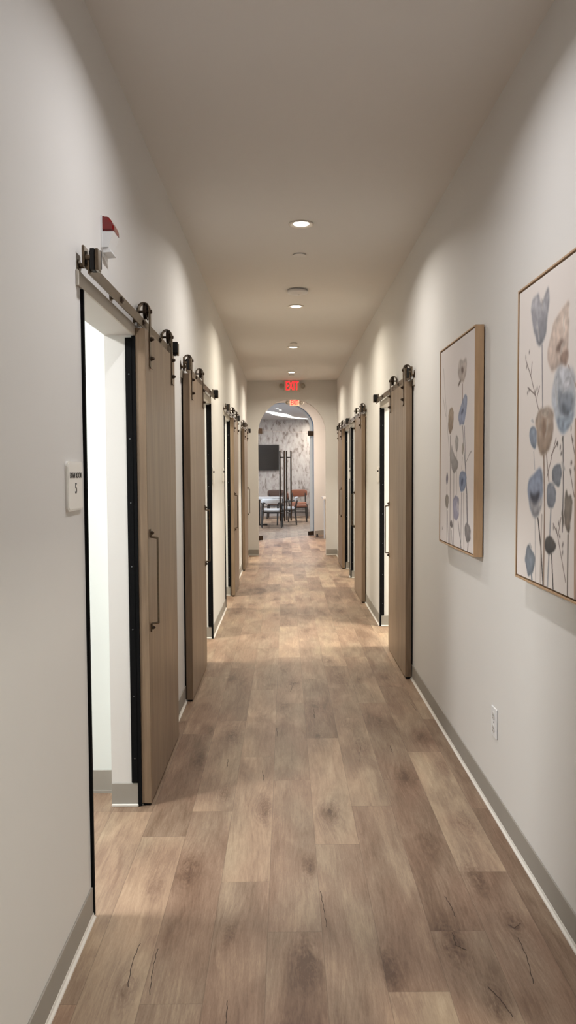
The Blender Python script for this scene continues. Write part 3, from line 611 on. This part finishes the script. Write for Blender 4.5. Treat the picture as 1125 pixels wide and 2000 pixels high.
# flowers of the part of the canvas beyond the picture's edge keep the same style
ex_st = [([(.62,.72),(.61,.4),(.60,.0)],(96,90,88),.007,.8),([(.70,.5),(.69,.0)],(120,104,92),.008,.7),([(.66,.30),(.665,.0)],(70,66,66),.007,.8)]
ex_sh = [([(.60,.86),(.66,.90),(.72,.84),(.71,.76),(.65,.71),(.60,.76)],(140,146,158),.75,2,(110,116,128)),([(.66,.56),(.71,.60),(.74,.54),(.71,.48),(.67,.49)],(150,122,100),.75,2,(128,98,78)),([(.62,.30),(.66,.36),(.70,.30),(.67,.25)],(112,118,132),.8,2)]
img2 = paint(BEI, [A2('grey tulip',(168,165,170),.85,2,(96,98,106)), A2('tan poppy',(200,180,166),.85,2,(178,158,146)), A2('tan dark',(98,78,68),.75,3), A2('tan low',(168,138,122),.7,2,(120,96,84)),
 A2('pale blue',(188,188,194),.85,3,(150,160,172)), A2('pb inner',(140,144,152),.75,3,(96,106,118)), A2('pb dark',(84,88,96),.7,3), A2('pb low',(150,160,172),.8,2,(134,148,164)),
 A2('blue bud',(132,142,158),.9,1,(112,122,138)), A2('brown poppy',(164,146,132),.9,2,(126,106,90)), A2('bp dark',(118,94,78),.7,3), A2('blue poppy',(126,138,162),.9,2,(128,134,150)), A2('blp low',(168,164,164),.85,3,(110,106,106)), A2('blp dark',(48,48,58),.85,3),
 A2('bud7',(122,126,136),.92,1,(108,112,120)), A2('bud8',(122,126,136),.92,1,(112,116,126)), A2('leaf9b',(104,94,86),.9,1), A2('leaf9',(124,115,105),.92,1,(98,88,80)), A2('round10',(88,84,82),.95,1,(56,54,54)), A2('bud11',(120,126,136),.92,1,(102,110,120))]+ex_sh+[(off(p_, -G, -G), c_, a_, 1) for p_, c_, a_ in (
 ([(.205,.900),(.216,.905),(.232,.868),(.252,.838),(.240,.834),(.222,.860)], (214,208,206), .75), ([(.255,.960),(.262,.985),(.270,.940),(.262,.915)], (216,210,206), .8),
 ([(.478,.880),(.490,.884),(.492,.830),(.478,.800)], (226,218,208), .8), ([(.452,.770),(.470,.800),(.486,.792),(.470,.768)], (216,204,194), .6),
 ([(.404,.690),(.420,.700),(.436,.640),(.432,.590),(.418,.600)], (206,206,208), .75), ([(.560,.620),(.574,.630),(.560,.580),(.545,.560)], (210,212,214), .7), ([(.470,.640),(.500,.690),(.530,.690),(.545,.650),(.500,.650)], (196,194,198), .7),
 ([(.332,.560),(.345,.566),(.330,.520),(.312,.500),(.318,.525)], (206,196,186), .75), ([(.270,.590),(.310,.600),(.350,.590),(.340,.575),(.290,.575)], (184,172,160), .6),
 ([(.268,.290),(.290,.310),(.285,.288),(.262,.272)], (216,212,210), .85), ([(.150,.572),(.190,.578),(.205,.560),(.170,.562)], (214,212,212), .7), ([(.455,.420),(.480,.425),(.500,.395),(.488,.385)], (206,202,200), .75),
 ([(.375,.352),(.400,.362),(.425,.340),(.400,.345)], (200,196,196), .7), ([(.150,.140),(.175,.155),(.205,.135),(.180,.130),(.165,.140)], (212,208,206), .8))]
 +[([(cx-.006,cz),(cx,cz+.014),(cx+.006,cz),(cx,cz-.008)],(88,78,74),.8,1) for cx,cz in ((.085,.79),(.10,.76),(.125,.80),(.105,.655),(.125,.665),(.20,.655),(.215,.66),(.425,.47),(.445,.455),(.46,.475),(.455,.435),(.545,.405),(.57,.385),(.54,.38),(.40,.205),(.43,.20),(.45,.22),(.455,.18),(.385,.165),(.395,.15),(.485,.155),(.49,.135),(.53,.50),(.55,.47))],
 [(off(s_, -G, -G), *c) for s_, c in zip(S2, stc)]+ex_st, (.785,1.03), 5)
d1 = dict(P1)
def A1(k, *a): return (off(d1[k], -G, -G), *a)
st1 = [(off(s_, -G, -G), c, w, a) for s_, (c, w, a) in zip(S1, [((110,84,70),.008,.9),((70,66,70),.008,.8),((84,72,66),.009,.9),((96,94,100),.008,.8),((130,120,118),.006,.7),((120,110,108),.008,.8),((90,86,88),.008,.8),((120,112,110),.008,.7),((56,52,54),.007,.9),((70,64,66),.008,.8),((130,120,112),.006,.7),((54,48,48),.010,.9),((96,90,88),.009,.7)]+[((130,122,118),.005,.7)]*5)]
img1 = paint((214,206,203), [A1('w',(186,176,170),.85,2,(150,134,124)),A1('wd',(86,66,58),.8,2),A1('wl',(110,92,82),.85,1),A1('b2',(136,143,164),.9,1,(118,126,152)),A1('b2d',(74,78,98),.8,2),A1('br3',(166,146,124),.88,1,(112,90,74)),
 A1('6',(164,158,156),.85,1,(120,114,112)),A1('4',(156,150,146),.85,1,(130,124,120)),A1('5',(146,136,124),.85,1),A1('7',(126,139,166),.9,1,(108,121,148)),A1('7d',(68,78,106),.75,2),A1('8',(116,108,122),.9,1),A1('9',(128,120,112),.9,1),
 A1('10',(142,141,162),.85,1,(132,128,148)),A1('10l',(200,192,196),.75,2),A1('11',(100,92,92),.9,1),A1('12',(132,126,126),.92,1,(104,98,98))], st1+[([(.055,.058),(.062,.075),(.07,.06),(.085,.085)],(90,84,84),.003,.8)], (.785,1.03), 9)
framed(3.588, 4.398, 1.098, 2.152, 'framed poppy canvas hanging farther along the right wall, its full width in view', img1)
framed(2.125, 2.935, 1.098, 2.152, 'framed poppy canvas nearest the camera on the right wall, cut by the picture edge', img2)
# ================================================================ CEILING FIXTURES
WARM = (1.0, .925, .77); NEAR = (1.0, 1.0, 1.03)
def downlight(x, y, label, z=HC, energy=10, col=WARM, lamp=True, name='recessed_downlight'):
    rt = root(name, label, 'ceiling light', (x, y, z), None)
    b = new(); lathe(b, (x, y, z), [(.079,-.0005),(.080,-.006),(.076,-.009),(.070,-.0085),(.060,-.004),(.050,-.0010)], 48); 
    # ring only: remove caps
    for f in [f for f in b.faces if len(f.verts) > 4]: b.faces.remove(f)
    obj('trim_ring', b, M['trimr'], rt, smooth=True)
    b = new(); lathe(b, (x, y, z), [(.0505,-.0010),(.046,-.0035),(.030,-.0055),(.001,-.0060)], 40); obj('lens', b, M['lens'], rt, smooth=True)
    if lamp:
        l = bpy.data.lights.new('downlight_lamp', 'AREA'); l.shape = 'DISK'; l.size = .088; l.energy = energy; l.color = col; l.spread = math.radians(152)
        o = bpy.data.objects.new('downlight_lamp', l); COL.objects.link(o); o.location = (x, y, z-.012)
    return rt
DE = 20
for y, lb in ((5.09, 'recessed round ceiling downlight nearest the camera'), (7.606, 'second recessed downlight along the corridor, just past the smoke detector'),
              (10.11, 'third recessed downlight along the corridor ceiling'), (12.68, 'fourth recessed downlight, just before the EXIT sign')):
    downlight(.108, y, lb, energy=DE*1.1 if y > 6 else DE*.85, col=WARM if y > 6 else (1.0,.965,.91))
for y in (2.56, .03):
    downlight(.108, y, 'recessed corridor downlight overhead, out of the picture' if y > 1 else 'recessed corridor downlight behind the camera', energy=DE*.62, col=NEAR)
for y, r, lb in ((5.80, .047, 'small round sprinkler cover between the first downlight and the smoke detector'), (9.79, .047, 'small round sprinkler cover just before the third downlight'), (13.02, .047, 'small round sprinkler cover just before the EXIT sign')):
    sp_ = root('sprinkler_cover', lb, 'sprinkler cover', (.110, y, HC))
    b = new(); lathe(b, (.110, y, HC), [(r*.8,.001),(r*.8,-.006),(r,-.006),(r,-.0085),(r*.9,-.0095),(.001,-.0095)], 36)
    obj('cover_disc', b, M['ceil'], sp_, smooth=True)
sd = root('smoke_detector', 'round white smoke detector on the corridor ceiling', 'smoke detector', (.112, 6.92, HC))
b = new(); lathe(b, (.112, 6.92, HC), [(.070,-.0005),(.070,-.010),(.090,-.012),(.092,-.022),(.086,-.030),(.060,-.036),(.040,-.044),(.020,-.047),(.001,-.047)], 48); obj('detector_body', b, M['white_pl'], sd, smooth=True)
b = new(); bmesh.ops.create_uvsphere(b, u_segments=12, v_segments=8, radius=.004, matrix=Matrix.Translation((.125, 6.90, HC-.0465))); obj('indicator_light', b, M['screw'], sd)
# ================================================================ EXIT SIGNS
def exit_sign(xc, y, zt, w, h, label, lit):
    rt = root('exit_sign', label, 'exit sign', (xc, y, zt))
    b = new(); box(b, xc-.075, xc+.075, y-.02, y+.045, HC-.012, HC, .002, 1); obj('canopy', b, M['head'], rt)
    if zt < HC: b = new(); tube(b, (xc, y+.01, zt-.02), (xc, y+.01, HC-.01), .008); obj('stem', b, M['head'], rt)
    b = new(); box(b, xc-w/2-.028, xc+w/2+.022, y-.015, y+.030, zt-h-.018, zt-.012, .005, 2); f = obj('housing', b, M['exitg'] if lit else M['exith'], rt)
    text_obj('exit_letters', 'EXIT', h*1.26, w/(h*1.26*2.02), (xc, y-.0165, zt-.012-h/2-.004), (1,0,0), (0,0,1), M['exitr'], rt, depth=.0015, bold=.0012)
    for sx in (-1, 1):
        hx = xc+sx*(w/2+.075)
        b = new(); lathe(b, (hx, y, zt-h/2-.012), [(.020,.03),(.036,.022),(.043,.0),(.043,-.022),(.038,-.026)], 28, 'Y'); lathe(b, (hx, y, zt-h/2-.012), [(.014,-.026),(.010,-.029)], 12, 'Y')
        tube(b, (hx-sx*.03, y+.01, zt-h/2-.012), (xc+sx*(w/2+.015), y+.01, zt-h/2-.012), .012, seg=10); obj('lamp_head', b, M['head'], rt, smooth=True)
        b = new(); lathe(b, (hx, y-.026, zt-h/2-.012), [(.037,.001),(.036,-.002),(.028,-.004),(.001,-.006)], 24, 'Y'); obj('lamp_reflector', b, mat('reflector', (150,146,136), .3, .5), rt.children[-1], smooth=True)
exit_sign(.122, YE-.035, HC, .225, .175, 'red EXIT sign with two lamp heads on the end wall above the arch', False)
exit_sign(.200, 16.65, 2.985, .150, .118, 'second red lit EXIT sign seen through the top of the arch', True)
# ================================================================ GLASS DOORS in the oblique wall
gd = root('glass_double_door', 'frameless arched glass double door with tall bronze ladder pulls beyond the arch', 'glass door', ob(DW/2, 0))
def archpts(s0, s1, n=18):
    o = []
    for i in range(n+1):
        s = s0+(s1-s0)*i/n; q = max(0, 1-((s-DW/2)/(DW/2-.012))**2); o.append((s, SPR+(RZ-.012)*math.sqrt(q)))
    return o
m_ = DW/2
for a, c in ((.014, m_-.003), (m_+.003, DW-.014)):
    b = new(); prism(b, [(a,.012),(c,.012),(c,2.335),(a,2.335)], lambda s, z: ob(s, z, -.014), lambda s, z: ob(s, z, -.026)); obj('glass_leaf', b, M['glass'], gd)
b = new(); prism(b, [(.014,2.345),(DW-.014,2.345)]+list(reversed(archpts(.014, DW-.014, 40))), lambda s, z: ob(s, z, -.014), lambda s, z: ob(s, z, -.026)); obj('glass_transom', b, M['glass'], gd)
for s_, q in ((.09, 1), (DW-.09, -1)):
    for z0, z1 in ((2.275, 2.385), (.012, .105)):
        b = new(); prism(b, [(s_-.085,z0),(s_+.085,z0),(s_+.085,z1),(s_-.085,z1)], lambda s, z: ob(s, z, -.004), lambda s, z: ob(s, z, -.038)); obj('patch_hinge', b, M['bronzed'], gd)
for q in (-1, 1):
    sc = m_-.012/.667+q*.108; b = new()
    for t in (.045, -.085): tube(b, ob(sc, .385, t), ob(sc, 1.925, t), .017, seg=16)
    for z in (.56, 1.78): tube(b, ob(sc, z, .045), ob(sc, z, -.085), .011, seg=12)
    obj('ladder_pull', b, M['bronzed'], gd, smooth=True)
b = new()   # slim metal edge channel around the opening
path = [(DW-.006, .0)] + [(DW-.006, SPR)]
prof = [(-.004,-.006),(.004,-.006),(.004,.006),(-.004,.006)]
pts = [(DW-.006, .002)]+[(m_+(m_-.006)*math.cos(PI*k/40), SPR+(RZ-.006)*math.sin(PI*k/40)) for k in range(41)]+[(.006, .002)]
sweep(b, [(ob(s, z, -.02), dd*(1 if abs(s-m_) > .6*m_ else .0)+Vector((0,0,1))*(1 if abs(s-m_) <= .6*m_ else .4), nn) for s, z in pts], [(-.005,-.012),(.005,-.012),(.005,.012),(-.005,.012)])
struct('trim_40', b, M['chan'])
ds = root('door_stop', 'small black floor door stop beside the glass doors', 'door stop', (.71, 17.75, 0))
b = new(); lathe(b, (.71, 17.75, 0), [(.025,.0),(.025,.012),(.018,.05),(.012,.062),(.001,.066)], 20); obj('rubber_post', b, M['rubber'], ds, smooth=True)
b = new(); lathe(b, (.71, 17.75, 0), [(.034,.0),(.034,.005),(.028,.007)], 20); obj('base_disc', b, M['bronzed'], ds, smooth=True)
# reception counter at the right of the vestibule
rc = root('reception_counter', 'stone clad counter with a pale ledge at the right behind the arch', 'counter', (1.3, 17.1, 0))
b = new(); box(b, .845, 2.3, 17.05, 17.45, .0, .865, .003, 1); obj('counter_body', b, M['wall'], rc)
b = new(); box(b, .862, 2.3, 17.02, 17.05, .105, .86); obj('stone_cladding', b, M['stone'], rc)
b = new(); box(b, .845, 2.3, 17.035, 17.05, 0, .105); obj('counter_base', b, M['base'], rc)
b = new(); box(b, .800, 2.35, 16.99, 17.50, .865, .915, .006, 2); obj('ledge', b, M['marble'], rc)
# ================================================================ LOBBY
tvr = root('television', 'black flat television on the mottled lobby wall behind the glass doors', 'television', (-.935, 25.7, 1.49))
b = new(); box(b, -1.66, -.205, 25.62, 25.665, 1.49, 2.325, .006, 2); obj('bezel', b, M['tvb'], tvr)
b = new(); box(b, -1.648, -.217, 25.616, 25.622, 1.505, 2.313); obj('screen', b, M['tv'], tvr)
b = new(); box(b, -1.2, -.7, 25.66, 25.699, 1.7, 2.1); obj('wall_bracket', b, M['tvb'], tvr)
# glowing ceiling ribbon: a smooth wavy band recessed line
b = new(); rib = [(-1.0,20.9,.04),(-.78,21.4,.05),(-.60,21.9,.07),(-.44,22.25,.12),(-.30,22.7,.24),(-.15,23.2,.36),(0,23.75,.30),(.14,24.25,.16),(.34,24.75,.12),(.60,25.12,.10),(.90,25.35,.10),(1.4,25.5,.10),(2.2,25.5,.10)]
def cr(P_, n=8):
    out = []
    for i in range(len(P_)-1):
        p0, p1, p2, p3 = [Vector(P_[max(0, min(len(P_)-1, j))]) for j in (i-1, i, i+1, i+2)]
        for k in range(n):
            t = k/n; out.append(.5*((2*p1)+(p2-p0)*t+(2*p0-5*p1+4*p2-p3)*t*t+(3*p1-p0-3*p2+p3)*t**3))
    out.append(Vector(P_[-1])); return out
rp_ = cr(rib); A_, B_ = [], []
for i, p in enumerate(rp_):
    t = (rp_[min(i+1, len(rp_)-1)]-rp_[max(i-1, 0)]); t.z = 0; t.normalize(); n2 = Vector((-t.y, t.x, 0))*p.z/2; c = Vector((p.x, p.y, 0))
    A_.append(c+n2); B_.append(c-n2)
for (a0, a1, b0, b1) in zip(A_, A_[1:], B_, B_[1:]):
    q = [(a0.x, a0.y), (a1.x, a1.y), (b1.x, b1.y), (b0.x, b0.y)]; prism(b, q, lambda x, y: (x, y, 3.118), lambda x, y: (x, y, 3.1398))
bmesh.ops.remove_doubles(b, verts=b.verts[:], dist=.0005)
obj('ribbon_light', b, M['led'], None, loc=(0, 23, 3.118), label='wavy glowing white ribbon light on the lobby ceiling', cat='ceiling light')
downlight(-.21, 20.9, 'nearer one of two small lobby downlights seen through the arch glass', z=3.14, lamp=False)
downlight(-.13, 21.6, 'farther one of two small lobby downlights seen through the arch glass', z=3.14, lamp=False)
tb = root('conference_table', 'long white marble topped table in the lobby, under the television', 'table', (-1.2, 21.6, 0))
b = new(); pts = [(-2.5,21.05),(-.35,21.05)]+[(-.35+.28*math.sin(PI*k/12)*1.0, 21.6-.55*math.cos(PI*k/12)) for k in range(1, 12)]+[(-.35,22.15),(-2.5,22.15)]
prism(b, pts, lambda x, y: (x, y, .725), lambda x, y: (x, y, .765)); obj('table_top', b, M['marble'], tb)
for x in (-2.2, -.75):
    b = new(); box(b, x-.25, x+.25, 21.45, 21.75, 0, .03, .01, 1); box(b, x-.05, x+.05, 21.5, 21.7, .03, .725, .01, 1); obj('pedestal', b, M['blackm'], tb)
def chair(name, label, cx, cy, rot, kind, group):
    """kind 'arm': white armchair with a dark frame; 'side': leather side chair.  Faces +Y before rotation"""
    rt = root(name, label, 'chair', (cx, cy, 0), group); rt.rotation_euler = (0, 0, rot); o0 = wpos(rt)
    w, d = (.27, .25) if kind == 'arm' else (.26, .25); cush = {'arm': M['whitefab'], 'side': M['tan'], 'dark': M['tand']}[kind]
    def P(x, y, z): return (o0.x+x, o0.y+y, z)
    b = new(); x0, y0, z0 = P(-w+.02, -d+.02, .415); x1, y1, z1 = P(w-.02, d+.01, .49); box(b, x0, x1, y0, y1, z0, z1, .032, 4); obj('seat', b, cush, rt, smooth=True)
    for sx in (-1, 1):
        b = new(); tube(b, P(sx*(w+.015), d+.0, 0), P(sx*(w-.02), d-.02, .60 if kind == 'arm' else .43), .017, .027, 12); obj('leg', b, M['blackm'], rt, smooth=True)
        b = new(); tube(b, P(sx*(w-.02), -d-.03, 0), P(sx*(w-.045), -d+.01, .43), .017, .027, 12); tube(b, P(sx*(w-.045), -d+.01, .43), P(sx*(w-.055), -d-.045, .66 if kind == 'arm' else .78), .022, .019, 12); obj('leg', b, M['blackm'], rt, smooth=True)
        if kind == 'arm':
            b = new(); wire(b, [P(sx*(w-.02), d-.02, .60), P(sx*(w+.01), 0, .635), P(sx*(w-.03), -d+.02, .665), P(sx*(w-.055), -d-.045, .66)], .014, 10); obj('armrest', b, M['blackm'], rt, smooth=True)
    b = new(); x0, y0, _ = P(-w+.03, -d+.0, 0); x1, y1, _ = P(w-.03, d-.01, 0); box(b, x0, x1, y0, y1, .395, .42, .004, 1)
    if kind == 'arm':
        tube(b, P(-w+.05, -d-.02, .555), P(w-.05, -d-.02, .555), .014, seg=10); tube(b, P(-w+.05, -d-.045, .655), P(w-.05, -d-.045, .655), .017, seg=10)
    else:
        for z in (.17, .255): tube(b, P(-w+.03, -d-.01, z), P(w-.03, -d-.01, z), .008, seg=8); tube(b, P(-w+.0, d, z), P(w-.0, d, z), .008, seg=8)
    obj('frame', b, M['blackm'], rt, smooth=True)
    b = new(); hz = (.635, .765) if kind == 'arm' else (.655, .885); n = 14; pth = []
    ww = w+.0 if kind == 'arm' else w+.01
    for k in range(n+1):
        a = -1+2*k/n; yy_ = -d-.065+.075*a*a*(1 if kind == 'arm' else .35)
        q = Vector((1, .15*a*(1 if kind == 'arm' else .35)*2, 0)).normalized(); nrm = Vector((-q.y, q.x, 0))
        sc = (1-abs(a)**6*.45); hh = (hz[1]-hz[0])/2*sc; tt = .024*sc
        pth.append(((Vector(P(a*ww, yy_, (hz[0]+hz[1])/2))), nrm, Vector((0,0,1)), tt, hh))
    R_ = []
    for p, u, v_, tt, hh in pth:
        R_.append([b.verts.new(p+u*tt*math.copysign(abs(math.cos(t))**.6, math.cos(t))+v_*hh*math.copysign(abs(math.sin(t))**.6, math.sin(t))) for t in [2*PI*j/16 for j in range(16)]])
    for a_, c_ in zip(R_, R_[1:]):
        for j in range(16): b.faces.new((a_[j], a_[(j+1) % 16], c_[(j+1) % 16], c_[j]))
    b.faces.new(R_[0]); b.faces.new(R_[-1]); obj('backrest', b, cush, rt, smooth=True)
chair('dining_armchair', 'white cushioned armchair with black frame seen from behind, nearest the glass doors', -.36, 20.62, 0, 'arm', None)
chair('dining_armchair', 'white armchair at the right end of the table, half hidden by the door pulls', .02, 21.75, PI/2, 'arm', None)
chair('dining_armchair', 'white armchair on the far side of the marble table', -1.15, 22.35, PI, 'arm', None)
chair('dining_chair', 'dark brown chair behind the marble table below the television', -.30, 24.6, PI, 'dark', None)
chair('dining_chair', 'tan leather chair in front, turned sideways, its back behind the door pulls', .36, 23.0, -PI/2, 'side', None)
chair('dining_chair', 'tan leather chair facing the corridor against the lobby wall', .42, 24.9, PI, 'side', None)
chair('dining_chair', 'brown chair mostly hidden behind the edge of the glass door wall', 1.12, 24.9, PI, 'side', None)
# ================================================================ LIGHTS in the exam rooms, vestibule and lobby
def area(name, loc, size, energy, col, rot=(0,0,0), sy=None, spread=180):
    l = bpy.data.lights.new(name, 'AREA'); l.energy = energy; l.color = col; l.size = size; l.spread = math.radians(spread)
    if sy: l.shape = 'RECTANGLE'; l.size_y = sy
    o = bpy.data.objects.new(name, l); COL.objects.link(o); o.location = loc; o.rotation_euler = rot; return o
COOL = (.99, .995, 1.0); NEU = (1.0,.955,.85)
RE = 80
for x, y, e, c in ((-2.15,2.56,RE*1.05,COOL),(-2.1,6.08,RE*1.25,NEU),(-2.1,8.50,RE*1.15,NEU),(-2.1,12.62,RE*1.0,NEU),(2.3,6.60,RE*1.5,NEU),(2.3,9.98,RE*1.0,NEU),(2.3,11.25,RE*.95,NEU),(2.3,1.0,RE*.7,NEU)):
    area('exam_room_lamp', (x, y, 2.74), .45, e, c)
area('vestibule_lamp', (.3, 15.2, 3.04), .2, 22, (1,.80,.62)); area('vestibule_lamp', (1.1, 16.4, 3.04), .2, 95, (1,.84,.70)); area('vestibule_lamp', (-1.0, 14.8, 3.04), .2, 10, (1,.80,.62))
area('lobby_lamp', (-1.2, 20.2, 3.12), 1.0, 90, (.93,.95,1)); area('lobby_lamp', (.2, 23.6, 3.09), 1.0, 80, (1,.95,.92)); area('lobby_lamp', (1.35, 25.15, 3.05), .3, 60, (1,.86,.7))
area('lobby_window_light', (-4.2, 20.0, 1.7), 1.8, 130, (.72,.86,1), rot=(0, -PI/2, 0), sy=1.6)
w = bpy.data.worlds.new('world'); S.world = w; w.use_nodes = True; w.node_tree.nodes['Background'].inputs[0].default_value = (.9,.9,.9,1); w.node_tree.nodes['Background'].inputs[1].default_value = .02
# ================================================================ CAMERA
yaw, pitch, roll = .003, .053, -.005
cy, sy_, cp, sp, cr_, sr = math.cos(yaw), math.sin(yaw), math.cos(pitch), math.sin(pitch), math.cos(roll), math.sin(roll)
fwd = Vector((sy_*cp, cy*cp, -sp)); rgt = Vector((cy, -sy_, 0)); up = rgt.cross(fwd)
r2 = rgt*cr_+up*sr; u2 = -rgt*sr+up*cr_
cam = bpy.data.cameras.new('camera'); co = bpy.data.objects.new('camera', cam); COL.objects.link(co)
mw = Matrix((( r2.x, u2.x, -fwd.x, 0), (r2.y, u2.y, -fwd.y, 0), (r2.z, u2.z, -fwd.z, 1.5), (0,0,0,1))); co.matrix_world = mw
cam.sensor_fit = 'VERTICAL'; cam.sensor_height = 36; cam.sensor_width = 36*1125/2000; cam.lens = 1540/2000*36; cam.clip_start = .05; cam.clip_end = 100
S.camera = co
S.view_settings.view_transform = 'Standard'; S.view_settings.look = 'None'; S.view_settings.gamma = 1; S.view_settings.use_curve_mapping = False
S.view_settings.exposure = 0.07
GR = dict(barn_door='sliding barn doors along the corridor', barn_door_rail='barn door rails along the corridor', recessed_downlight='recessed round downlights', sprinkler_cover='sprinkler covers on the corridor ceiling',
 room_sign='room signs beside the doorways', exit_sign='lit exit signs', dining_armchair='white armchairs around the lobby table', dining_chair='leather chairs in the lobby')
for o in bpy.data.objects:
    k = o.name.split('.')[0]
    if o.parent is None and k in GR and 'label' in o.keys(): o['group'] = GR[k]
for o in list(bpy.data.objects):
    if '_w' in o.keys(): del o['_w']
